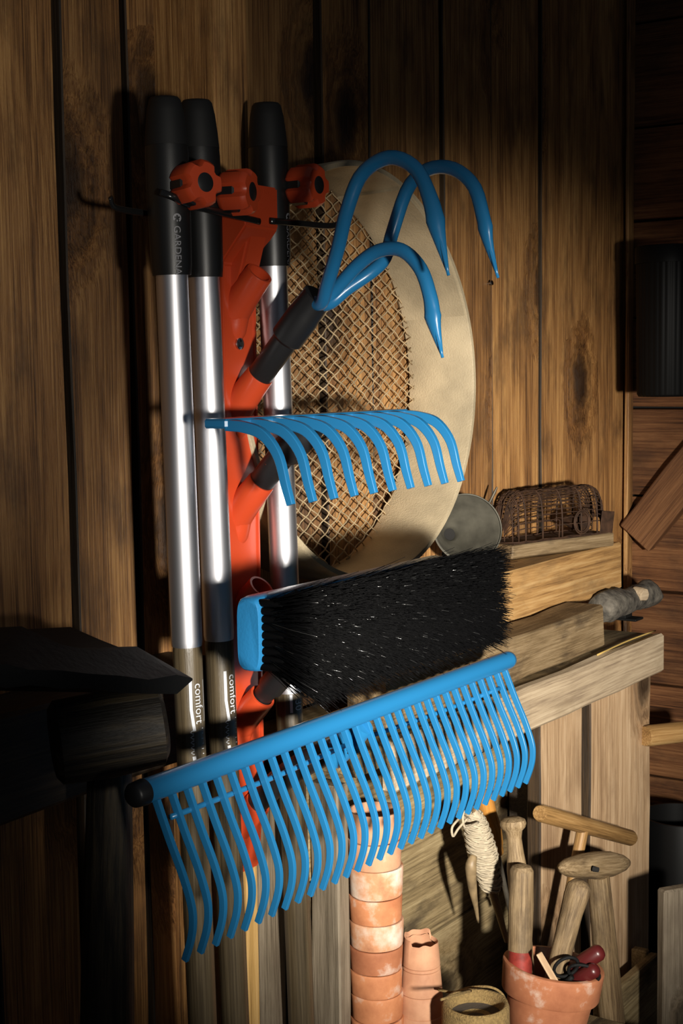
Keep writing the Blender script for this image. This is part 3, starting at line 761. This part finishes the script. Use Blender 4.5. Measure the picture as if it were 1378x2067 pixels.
for k in range(5):
    x = X0+(X1-X0)*(.13, .30, .50, .70, .87)[k]
    vs, fs = sweep_data([TW(x, arch(math.pi*j/28)[0], .003+arch(math.pi*j/28)[1]) for j in range(29)], .0014, 6); mesh_obj('hoop', vs, fs, 'rust', trap)
items = []
for j in range(29):
    a = math.pi*j/28; y, z = arch(a); pts = []
    for k in range(25):
        f = k/24; e = min(f, 1-f)/.13; q = 1 if e >= 1 else math.sqrt(max(0, 1-(1-e)**2))
        pts.append(TW(X0+(X1-X0)*f + R.gauss(0, .0006), y*(.35+.65*q), .003+z*(.30+.70*q) + R.gauss(0, .0006)))
    items.append(sweep_data(pts, .00085, 5))
for f in (.0, .03, .07, .93, .97, 1.0):
    e = min(f, 1-f)/.13; q = math.sqrt(max(0, 1-(1-e)**2))
    items.append(sweep_data([TW(X0+(X1-X0)*f, arch(math.pi*j/20)[0]*(.35+.65*q), .003+arch(math.pi*j/20)[1]*(.3+.7*q)) for j in range(21)], .0010, 5))
V, Fc = join_data(items); o = mesh_obj('cage_wires', V, Fc, 'rust', trap); o['kind'] = 'stuff'
frame_box('floor_plate', TW(X0+.004, 0, .001), TW(X1-.004, 0, .001), (0,0,1), TD*2, .002, 'rust', trap, bevel=.0004)
rx_, rr = X0+(X1-X0)*.70, .0185
for k in (1, .84):
    vs, fs = sweep_data([TW(rx_+rr*k*math.cos(2*math.pi*j/36), TD+.0015, .023+rr*k*math.sin(2*math.pi*j/36)) for j in range(36)], .0012, 6, closed=True); mesh_obj('entry_ring', vs, fs, 'rust', trap)
vs, fs = loft([(TW(rx_, TD+.001, .023), rr*.84), (TW(rx_, TD-.030, .023), rr*.45)], tin_, 24); mesh_obj('entry_funnel', vs, fs, 'rust', trap)
frame_box('trap_door', TW(X1-.012, TD+.004, .002), TW(X1-.008, TD+.005, .036), -tin_, .030, .0012, 'rust', trap, bevel=.0003)
vs, fs = sweep_data([TW(X0+(X1-X0)*.46, TD+.001, .002), TW(X0+(X1-X0)*.47, TD+.001, .030)], .001, 6); mesh_obj('stay_wire', vs, fs, 'rust', trap)

# ================================================================== ON THE BENCH TOP
tz = ZB+.0005
e0, e1 = at_z(1219, 1304, tz), at_z(1029, 1382, tz); zt = at_d(1229, 1222, .172).z
TL = zt-tz; dirv = (e0-e1).normalized(); back = Vector((-dirv.y, dirv.x, 0))
if back.y < 0: back = -back
q0 = e1-dirv*.30+back*.030+Vector((0,0,TL/2)); q1 = e0+back*.030+Vector((0,0,TL/2))
prop(frame_box('squared_timber', q0, q1, (0,0,1), .060, TL, 'handle', bevel=.003, seg=10, jit=.004), 'weathered squared timber lying along the bench top behind the comb rake', 'timber')
cl = [at_d(1212, 1228, .120), at_d(1245, 1217, .115), at_d(1280, 1207, .112), at_d(1305, 1199, .112), at_d(1326, 1196, .112)]
P = resample(cl, 16); vs, fs = sweep_data(P, [.0215, .0235, .0245, .0240, .0235, .0225, .0215, .0205, .0205, .0205, .0210, .0215, .0215, .0195, .014, .004], 20)
vs = [v + Vector(noise.noise_vector(v*38))*.0075 for v in vs]
br2 = thing('bark_branch', 'stubby grey branch with flaking bark poking past the end of the timber', 'branch', P[0]-Vector((0,0,.024)))
mesh_obj('wood', vs, fs, 'bark', br2)
c0 = at_d(1304, 1200, .140); rod('sawn_knot', c0+Vector((0, .02, 0)), c0+Vector((-.004, 0, 0)), [(0, .012), (.8, .0115), (1, .010)], 'pale', br2, seg=14, wob=.2)
kp = at_d(1262, 1254, .10)
kn = thing('iron_bracket', 'small black iron bracket standing under the bark-covered branch on the bench', 'bracket', W(kp.x, .1, tz))
box('upright', (kp.x-.014, -.106, tz), (kp.x+.014, -.094, tz+.040), 'black_iron', kn, bevel=.001)
box('foot', (kp.x-.016, -.125, tz), (kp.x+.016, -.080, tz+.004), 'black_iron', kn, bevel=.001)
s0, s1_ = at_z(1322, 1273, ZB+.003), at_z(1205, 1322, ZB+.003)
prop(tube('straw', [s0, s0.lerp(s1_, .5)+Vector((0, .002, .001)), s1_], .0013, 'straw', n=8, seg=6), 'yellow straw lying along the front edge of the bench top', 'straw')

# ================================================================== RIGHT SIDE, IN THE CORNER
bc = at_d(1347, 640, .14); brd = 62*pxm(bc)
bt, bb = at_d(1347, 497, .14), at_d(1347, 800, .14)
can = thing('ribbed_can', 'black ribbed metal can hanging high in the shed corner', 'can', W(bc.x, .14, bb.z))
sg = 96; prof = [(bb.z, .9), (bb.z+.004, .95), (bt.z-.02, 1.0), (bt.z, 1.0)]
vs, fs = [], []
for z, k in prof:
    for j in range(sg): a = 2*math.pi*j/sg; r = brd*k*(1+.018*math.cos(a*32)); vs.append(Vector((bc.x+r*math.cos(a), -.14+r*math.sin(a), z)))
for i in range(len(prof)-1):
    for j in range(sg): fs.append((i*sg+j, i*sg+(j+1) % sg, (i+1)*sg+(j+1) % sg, (i+1)*sg+j))
fs.append(tuple(range(sg))[::-1]); mesh_obj('body', vs, fs, 'black_bucket', can, auto=60)
vs, fs = loft([(Vector((bc.x, -.14, z)), brd*k) for z, k in ((bt.z-.028, 1.0), (bt.z-.028, 1.06), (bt.z-.002, 1.06), (bt.z, 1.03), (bt.z, .2), (bt.z-.0005, .001))], Vector((0,0,1)), 48)
mesh_obj('lid', vs, fs, 'black_bucket', can, auto=40)
tube('bracket', [W(bc.x+.02, .14, bb.z+.10), W((bc.x+UE)/2+.02, .14, bb.z+.105), W(UE+.004, .14, bb.z+.10)], .006, 'old_steel', can, n=10, seg=8)
# stick and black tub beyond the bench end
y0, y1 = at_u(1312, 1486, 2.16), at_u(1420, 1470, 2.16)
y0 = at_d(1300, 1486, .19); y1 = at_d(1420, 1472, .24)
prop(rod('broomstick', y0, y1, [(0, .0150), (.05, .0165), (1, .0165)], 'handle_warm', seg=20), 'round pale wooden stick lying level just past the bench end', 'stick')
tb = at_d(1372, 1790, .20); tt = at_d(1372, 1645, .20)
vs, fs = loft([(W(tb.x, .20, 0.001), .001), (W(tb.x, .20, 0.001), .062), (W(tb.x, .20, .3), .064), (W(tb.x, .20, tt.z-.004), .066), (W(tb.x, .20, tt.z), .064), (W(tb.x, .20, tt.z), .060), (W(tb.x, .20, tt.z-.05), .058), (W(tb.x, .20, tt.z-.05), .001)], Vector((0,0,1)), 40)
prop(mesh_obj('black_tub', vs, fs, 'black_bucket', auto=40), 'tall shiny black tub standing in the dark corner beyond the bench', 'tub')
v0 = at_dep(1332, 1796, 2.0); v1 = at_dep(1420, 1793, 2.03); vd = Vector((v1.x-v0.x, v1.y-v0.y, 0)); vw = vd.length; vc = (v0+v1)/2
prop(frame_box('pale_board', (vc.x, vc.y, 0), (vc.x, vc.y, v0.z), Vector((vd.y, -vd.x, 0)), vw, .018, 'grey_z', bevel=.003, seg=6, jit=.002), 'pale upright board with sawn top at the lower right', 'board')
# crate side below the bench end
ca, cb = at_d(1242, 1998, .23), at_d(1327, 1935, .23)
crate = thing('wooden_crate', 'open wooden crate beneath the right end of the bench boards', 'crate', W((ca.x+cb.x)/2, .21, 0))
box('side_board', (ca.x-.05, -.232, .02), (cb.x, -.218, ca.z), 'mossy', crate, bevel=.002, jit=.002, seg=4, axis=0)
box('end_board', (cb.x-.014, -.217, .02), (cb.x, -.192, ca.z+.004), 'mossy', crate, bevel=.002)
box('bottom_board', (ca.x-.05, -.217, .0), (cb.x-.015, -.192, .019), 'mossy', crate, bevel=.001)
# nail in the wall
p = at_d(979, 574, 0); nl = prop(rod('nail', p, p+Vector((0, -.012, .002)), [(0, .0016), (.85, .0016), (.86, .0042), (1, .0036)], 'steel', seg=12), 'bent bright nail head in the wall plank right of the cultivator', 'nail')

# ================================================================== CLAY POTS
def pot(name, label, base, h, r0, r1, rimh, mat, group=None, tilt=None, upside=False, grooves=(), open_bottom=False, seg=56):
    """r0 foot radius, r1 rim radius"""
    t = thing(name, label, 'flower pot', base, group)
    rb = r0+(r1*.93-r0)*(h-rimh)/h
    prof = [(0, .001), (0, r0*.97), (.002, r0)]
    for g in grooves: f = g/h; r = r0+(rb-r0)*g/(h-rimh); prof += [(g-.0016, r), (g, r-.0011), (g+.0016, r)]
    prof += [(h-rimh-.001, rb), (h-rimh, r1*.945), (h-rimh+.002, r1*.962), (h-.006, r1*.995), (h-.0025, r1), (h-.0008, r1*.992), (h, r1*.97), (h, r1*.90), (h-.004, r1*.88), (h-rimh, rb*.90), (.006, r0*.88), (.006, .001)]
    if open_bottom: prof = [(.004, r0*.86)] + prof[1:-2] + [(.006, r0*.88)]
    vs, fs = lathe_data(prof, seg, caps=False, wob=.010, seed=R.random()*30)
    rot = Vector((0, 0, -1)).to_track_quat('Z', 'Y') if upside else (tilt.to_track_quat('Z', 'Y') if tilt else Vector((0,0,1)).to_track_quat('Z', 'Y'))
    loc = Vector(base)+Vector((0, 0, h)) if upside else Vector(base)
    if open_bottom:
        s = R.random()*9
        vs = [(x, y, z-(.010*max(0, noise.noise((math.atan2(y, x)*1.3+s, 2, 1)))+.006*(y > 0) if z < .012 else 0)) for x, y, z in vs]
    mesh_obj('clay', vs, fs, mat, t, loc, rot, True, None, 38)
    return t
# tall nested stack
sy = [1632, 1690, 1744, 1802, 1852, 1904, 1951, 1999, 2050, 2101, 2150, 2200]
names = ['topmost clay pot of the tall nested stack behind the comb rake teeth', 'second clay pot from the top of the tall nested stack', 'chalk-whitened third clay pot from the top of the tall nested stack',
 'fourth clay pot from the top of the tall nested stack', 'fifth clay pot of the tall stack, white crust on its rim edge', 'sixth clay pot from the top of the tall nested stack',
 'seventh clay pot from the top of the tall nested stack', 'eighth clay pot from the top of the tall nested stack', 'ninth clay pot from the top, at the lower picture edge in the tall stack']
base_c = at_d(758, 1850, .165)
mats = ['terra_pale', 'terra_pale', 'terra_w', 'terra', 'terra_w', 'terra_deep', 'terra', 'terra', 'terra', 'terra', 'terra', 'terra']
terracotta('terra_w', (.56, .27, .14), .44)
ztop = [at_d(758, y, .165-56*pxm(base_c)*.0).z for y in sy]
for i in range(len(sy)-1):
    h = .092; rimh = (ztop[i]-ztop[i+1])*.97; r1 = (55+[-1, 0, 1, 0, 1, 0, -1, -1, 0, 0, 0][i])*pxm(base_c)
    if i >= len(names): break
    dx = [.0004, -.0008, .0012, -.0006, .0010, -.0004, -.0012, .0006, 0][i]
    zb = ztop[i]-h if i < 8 else ZS+.0005
    hh = h if i < 8 else ztop[i]-zb
    pot('clay_pot', names[i], W(base_c.x+dx, .165, zb), hh, r1*.60, r1, rimh, mats[i], 'clay pots nested in the tall stack')
# upside-down pot with broken foot on another
pc = at_d(850, 1960, .20); m = pxm(pc)
zt_, zb_ = at_d(852, 1898, .20).z, at_d(860, 2058, .20).z
pot('clay_pot', 'upturned clay pot with broken open foot beside the tall stack', W(pc.x, .20, zb_), zt_-zb_, 35*m, 51*m, .014, 'terra_pale', None, None, True, (.028, .032, .061), True)
pot('clay_pot', 'clay pot standing rim-up beneath the broken upturned pot', W(pc.x+.001, .20, ZS+.0005), zb_-ZS-.001, 32*m, 50*m, .03, 'terra')
# big tool pot
bp_c = at_d(1096, 1950, .30); m = pxm(bp_c); PD = depth(bp_c)
lean = (Vector((.06, 0, 1)) + RT*.10 - Vector((0,0,0))).normalized()
bigbase = Vector((bp_c.x, -.30, ZS+.012)) - RT*.008
toprim = at_d(1096, 1951, .30); H = (toprim.z-ZS-.012)/lean.z
pot('tool_pot', 'big leaning clay pot full of old hand tools', bigbase, H, 58*m, 103*m, .036, 'terra_deep', None, lean, False, (), False, 72)
cp = bigbase+lean*H; PR = 90*m
vs, fs = loft([(bigbase+lean*(H*.55), 70*m), (bigbase+lean*(H*.55+.002), .001)], lean, 32)
prop(mesh_obj('potting_soil', vs, fs, 'earth'), 'dry dark earth inside the big leaning tool pot', 'soil', kind='stuff')
def bot(px, py, d): return at_d(px, py, d)
# tools standing in it
def P3(px, py, d): return at_d(px, py, d)
PD_ = lambda px, py, dp: at_dep(px, py, dp)
t = thing('dibber', 'thick grey wooden dibber with red painted foot standing in the tool pot', 'dibber', PD_(1050, 2010, PD))
q0, q1 = PD_(1049, 2010, PD), PD_(1053, 1745, PD); m = pxm(q0)
rod('shaft', PD_(1049.5, 1917, PD), q1, [(0, 24*m), (.3, 24*m), (.55, 25*m), (.85, 24*m), (.93, 24*m), (.98, 19*m), (1, 8*m)], 'handle', t, seg=28, wob=.10)
rod('painted_foot', q0, PD_(1049.5, 1917, PD), [(0, 24*m), (1, 24.2*m)], 'red_paint', t, seg=28, wob=.03)
t = thing('dibber', 'slender wooden dibber with turned knob top behind the red-footed dibber', 'dibber', PD_(1062, 2000, PD+.035))
q0, q1 = PD_(1064, 2000, PD+.035), PD_(1034, 1650, PD+.035); m = pxm(q1)
rod('shaft', q0, q1, [(0, 17*m), (.55, 20*m), (.70, 21*m), (.80, 17*m), (.88, 15*m), (.925, 18*m), (.945, 25*m), (.965, 27*m), (.985, 25*m), (1, 15*m)], 'handle', t, seg=28, wob=.06)
t = thing('hand_tool', 'old hand tool with slanting worn wooden handle in the middle of the tool pot', 'hand tool', PD_(1118, 2000, PD-.004))
q0, q1 = PD_(1112, 2000, PD-.004), PD_(1172, 1776, PD-.004); m = pxm(q1)
rod('shaft', q0, q1, [(0, 19*m), (.35, 21*m), (.72, 23*m), (.86, 25*m), (.95, 23*m), (.99, 15*m), (1, 6*m)], 'handle', t, seg=28, wob=.12)
# T-handled tools behind
t = thing('t_handle_tool', 'straight wooden T-handle tool leaning in the corner behind the oval one', 'hand tool', P3(1128, 2000, .235))
q0, q1 = P3(1088, 1641, .235), P3(1274, 1692, .235); m = pxm(q0)
rod('grip', q0, q1, [(0, 14*m), (.01, 17*m), (.5, 18*m), (.98, 18*m), (1, 15*m)], 'handle_warm', t, seg=24, wob=.05)
rod('shaft', P3(1112, 2000, .235), P3(1176, 1672, .235), [(0, 12*m), (1, 13*m)], 'handle_warm', t, seg=20)
t = thing('t_handle_tool', 'T-handle tool with oval wooden grip and stout shaft right of the tool pot', 'hand tool', W(P3(1240, 2120, .265).x, .265, ZS))
q0, q1 = P3(1129, 1752, .265), P3(1268, 1741, .265); m = pxm(q0)
rod('grip', q0, q1, [(0, 3*m), (.03, 11*m), (.12, 19*m), (.3, 26*m), (.5, 28.5*m), (.7, 27*m), (.88, 19*m), (.97, 10*m), (1, 3*m)], 'handle', t, seg=28, wob=.05)
sb = P3(1240, 2120, .265)
rod('shaft', sb, P3(1207, 1765, .265), [(0, 28*m), (.5, 27*m), (1, 23*m)], 'handle', t, seg=24, wob=.06)
q = P3(1203, 1755, .289); rod('peg', q+Vector((0, .004, 0)), q+Vector((0, -.003, 0)), [(0, 6*m), (1, 5*m)], 'dark', t, seg=12)
# pruning shears with red grips, scissors, stick, label
def capsule(r): return [(0, r*.3), (.04, r*.75), (.12, r), (.88, r), (.96, r*.75), (1, r*.3)]
t = thing('pruning_shears', 'old pruning shears with dark red grips poking out of the tool pot', 'shears', PD_(1140, 1990, PD-0.007))
m = pxm(PD_(1180, 1940, PD-0.015))
rod('grip', PD_(1150, 1958, PD-0.007), PD_(1216, 1917, PD-0.023), capsule(17*m), 'red_grip', t, seg=20)
rod('grip', PD_(1150, 1984, PD-0.015), PD_(1206, 1955, PD-0.039), capsule(15*m), 'red_grip', t, seg=20)
tube('blade', [PD_(1152, 1965, PD-0.007), PD_(1138, 1985, PD-0.002), PD_(1128, 2008, PD+0.001)], .005, 'old_steel', t, n=8, seg=8)
t = thing('scissors', 'black iron scissors with round finger loops lying in the tool pot', 'scissors', PD_(1140, 2000, PD-0.015))
for cx_, cy_, rx, ry, tl in ((1142, 1952, 26, 17, -.5), (1178, 1965, 32, 16, .25)):
    c = PD_(cx_, cy_, PD-0.039); pts = []
    for j in range(30):
        a = 2*math.pi*j/30; x = rx*math.cos(a); y = ry*math.sin(a)
        X = x*math.cos(tl)-y*math.sin(tl); Y = x*math.sin(tl)+y*math.cos(tl)
        pts.append(PD_(cx_+X, cy_+Y, PD-.03+.006*math.sin(a)))
    vs, fs = sweep_data(pts, .0021, 8, closed=True); mesh_obj('finger_loop', vs, fs, 'black_iron', t)
tube('blade', [PD_(1155, 1972, PD-0.034), PD_(1130, 1992, PD-0.023), PD_(1118, 2010, PD-0.012)], [.003, .004, .002], 'black_iron', t, n=8, seg=8)
t = frame_box('plant_label', PD_(1128, 1995, PD-0.044), PD_(1087, 1924, PD-0.044), CAM-PD_(1100, 1950, PD-0.031), 13*m, .003, 'pale_z', bevel=.0006)
prop(t, 'small flat wooden plant label sticking out of the front of the tool pot', 'plant label')
# garden line on its stick, and the amber-handled chisel
t = thing('garden_line', 'white twine wound round a garden line stick behind the tool pot', 'garden line', P3(1020, 1900, .20))
q0, q1 = P3(1022, 1900, .20), P3(950, 1632, .20); m = pxm(q1)
rod('stick', q0, q1, [(0, 5*m), (.3, 9*m), (1, 9*m)], 'handle', t, seg=14)
ax = (q1-q0); core = [(.40, 13), (.44, 22), (.55, 24), (.66, 29), (.76, 28), (.88, 24), (.96, 17), (.985, 10)]
rod('wound_core', q0+ax*.40, q0+ax*.985, [((f-.40)/.585, r*m*.93) for f, r in core], 'twine', t, seg=24, wob=.10)
axn = ax.normalized(); e1_ = axn.orthogonal().normalized(); e2_ = axn.cross(e1_)
def core_r(f):
    for (a_, ra), (b_, rb) in zip(core, core[1:]):
        if a_ <= f <= b_: return (ra+(rb-ra)*(f-a_)/(b_-a_))*m
    return 10*m
for lay in range(5):
    pts = []; nturn = 9+lay; N_ = nturn*16; sg_ = 1 if lay % 2 else -1
    for j in range(N_+1):
        f = .41+.565*((j/N_) if sg_ > 0 else 1-j/N_) + .02*math.sin(j*.4+lay*2)*R.random()
        f += .035*math.sin(2*math.pi*j/16+lay)*(1 if lay > 1 else .4); f = max(.405, min(.98, f))
        a = 2*math.pi*j/16+lay*1.1; r = core_r(f)*.96+.0004*lay
        pts.append(q0+ax*f+e1_*(r*math.cos(a))+e2_*(r*math.sin(a)))
    vs, fs = sweep_data(pts, .00125, 5); mesh_obj('twine_strand', vs, fs, 'twine', t)
tube('loose_end', [P3(945, 1650, .215), P3(925, 1672, .215), P3(914, 1688, .215), P3(912, 1670, .215), P3(926, 1652, .215)], .0016, 'twine', t, n=18, seg=6)
tube('loose_end', [P3(952, 1640, .21), P3(935, 1640, .215), P3(938, 1670, .215), P3(965, 1660, .215)], .0016, 'twine', t, n=18, seg=6)
t = tube('dry_twig', [P3(965, 1862, .19), P3(960, 1830, .195), P3(953, 1790, .20), P3(950, 1750, .205), P3(955, 1728, .205)], [.0015, .003, .0058, .0072, .005], 'horn', n=16, seg=12)
prop(t, 'short curved dry twig hanging beside the wound white twine', 'twig')
t = thing('chisel', 'old chisel with glossy amber wooden handle between twine and knobbed dibber', 'chisel', P3(1030, 1850, .18))
q0, q1 = P3(1003, 1722, .18), P3(975, 1598, .18); m = pxm(q0)
rod('handle', q0, q1, [(0, 13*m), (.02, 14*m), (.10, 14*m), (.16, 17*m), (.40, 20*m), (.65, 17*m), (.9, 17*m), (.98, 13*m), (1, 6*m)], 'varnished', t, seg=28)
rod('blade', P3(1030, 1842, .18), q0, [(0, 5*m), (1, 6*m)], 'old_steel', t, seg=12)
# ball of jute with a loose cord
jc = at_d(960, 2030, .285); m = pxm(jc); jz = at_d(960, 2022, .285).z
jt = thing('jute_roll', 'round roll of brown jute twine in front of the broken upturned pot', 'twine roll', W(jc.x, .285, ZS))
vs, fs = lathe_data([(ZS+.001, 40*m), (ZS+.006, 62*m), ((ZS+jz)/2, 70*m), (jz-.006, 68*m), (jz, 64*m), (jz-.001, 58*m), (jz-.006, 54*m), (jz-.016, 52*m), (jz-.018, .001)], 48, caps=False, wob=.03)
mesh_obj('roll', [(x+jc.x, y-.285, z) for x, y, z in vs], fs, 'jute', jt)
vs, fs = loft([(W(jc.x, .285, jz-.0175), .001), (W(jc.x, .285, jz-.0172), 30*m), (W(jc.x, .285, jz-.0140), 51.5*m)], Vector((0,0,1)), 32); mesh_obj('hollow_core', vs, fs, 'earth', jt)
tube('loose_cord', [at_d(885, 1998, .235), at_d(915, 2003, .24), at_d(945, 1994, .25), at_d(985, 1992, .275), at_d(1012, 2005, .29), at_d(1024, 2035, .30), at_d(1027, 2075, .30)], .0016, 'jute', jt, n=40, seg=6)
tube('loose_cord', [at_d(890, 2018, .285), at_d(920, 2008, .28), at_d(950, 2000, .265)], .0016, 'jute', jt, n=14, seg=6)

# ================================================================== LATHS AND POSTS AT THE BOTTOM LEFT
def upright(name, pxl, pxr, pytop, d, dep, mat, label, cat, zb=0.0):
    a = at_d(pxl, 1950, d); b = at_d(pxr, 1950, d); z = at_d((pxl+pxr)/2, pytop, d).z
    return prop(box(name, (a.x, -d, zb), (b.x, -d+dep, z), mat, bevel=.002, jit=.002, seg=8), label, cat)
upright('yellow_lath', 501, 523, 1500, .10, .010, 'yellow_lath', 'narrow yellowish lath between the hanging poles at the bottom', 'lath')
upright('grey_board', 526, 577, 1560, .095, .012, 'grey_z', 'narrow grey weathered board right of the yellow lath', 'board')
d_ = .112; a = at_d(634, 1950, d_); a2 = at_u(686, 1950, a.x+.0); b = at_d(708, 1950, -a2.y)
prop(box('square_post', (a.x, a2.y, 0), (b.x, -.108, at_d(660, 1600, .15).z), 'grey_z', bevel=.002, jit=.002, seg=8), 'squared pale grey wooden post left of the tall clay pot stack', 'post')

# ================================================================== DARK THINGS AT THE LEFT
zb0 = zr+.001
sp = thing('spade_blade', 'black pointed iron blade lying flat over the dark rail at the left', 'blade', W(.93, .14, zb0))
ring = [(-40, 1345, .22), (60, 1352, .24), (180, 1360, .25), (300, 1372, .25), (388, 1369, .235), (330, 1352, .20), (240, 1320, .14), (150, 1300, .09), (-40, 1296, .09)]
bm = bmesh.new()
cpts = [at_d(x, y, d) for x, y, d in ring]
top = [bm.verts.new(p) for p in cpts]; low = [bm.verts.new(p-Vector((0, 0, .012 if i != 4 else .002))) for i, p in enumerate(cpts)]
cen = bm.verts.new(at_d(140, 1322, .17)+Vector((0,0,.006)))
nn = len(top)
for i in range(nn):
    bm.faces.new((top[i], top[(i+1) % nn], cen)); bm.faces.new((low[i], low[(i+1) % nn], top[(i+1) % nn], top[i]))
bm.faces.new(low[::-1]); bmesh.ops.recalc_face_normals(bm, faces=bm.faces)
bmesh.ops.subdivide_edges(bm, edges=list(bm.edges), cuts=1, smooth=.6)
me = bpy.data.meshes.new('blade'); bm.to_mesh(me); bm.free(); me.transform(Matrix.Translation(-Vector(sp.location)))
link('blade', me, 'black_iron', sp, sp.location, None, True, None, 50)
rod('tang', at_d(-160, 1340, .16), at_d(-20, 1338, .16), [(0, .014), (1, .012)], 'black_iron', sp, seg=14)
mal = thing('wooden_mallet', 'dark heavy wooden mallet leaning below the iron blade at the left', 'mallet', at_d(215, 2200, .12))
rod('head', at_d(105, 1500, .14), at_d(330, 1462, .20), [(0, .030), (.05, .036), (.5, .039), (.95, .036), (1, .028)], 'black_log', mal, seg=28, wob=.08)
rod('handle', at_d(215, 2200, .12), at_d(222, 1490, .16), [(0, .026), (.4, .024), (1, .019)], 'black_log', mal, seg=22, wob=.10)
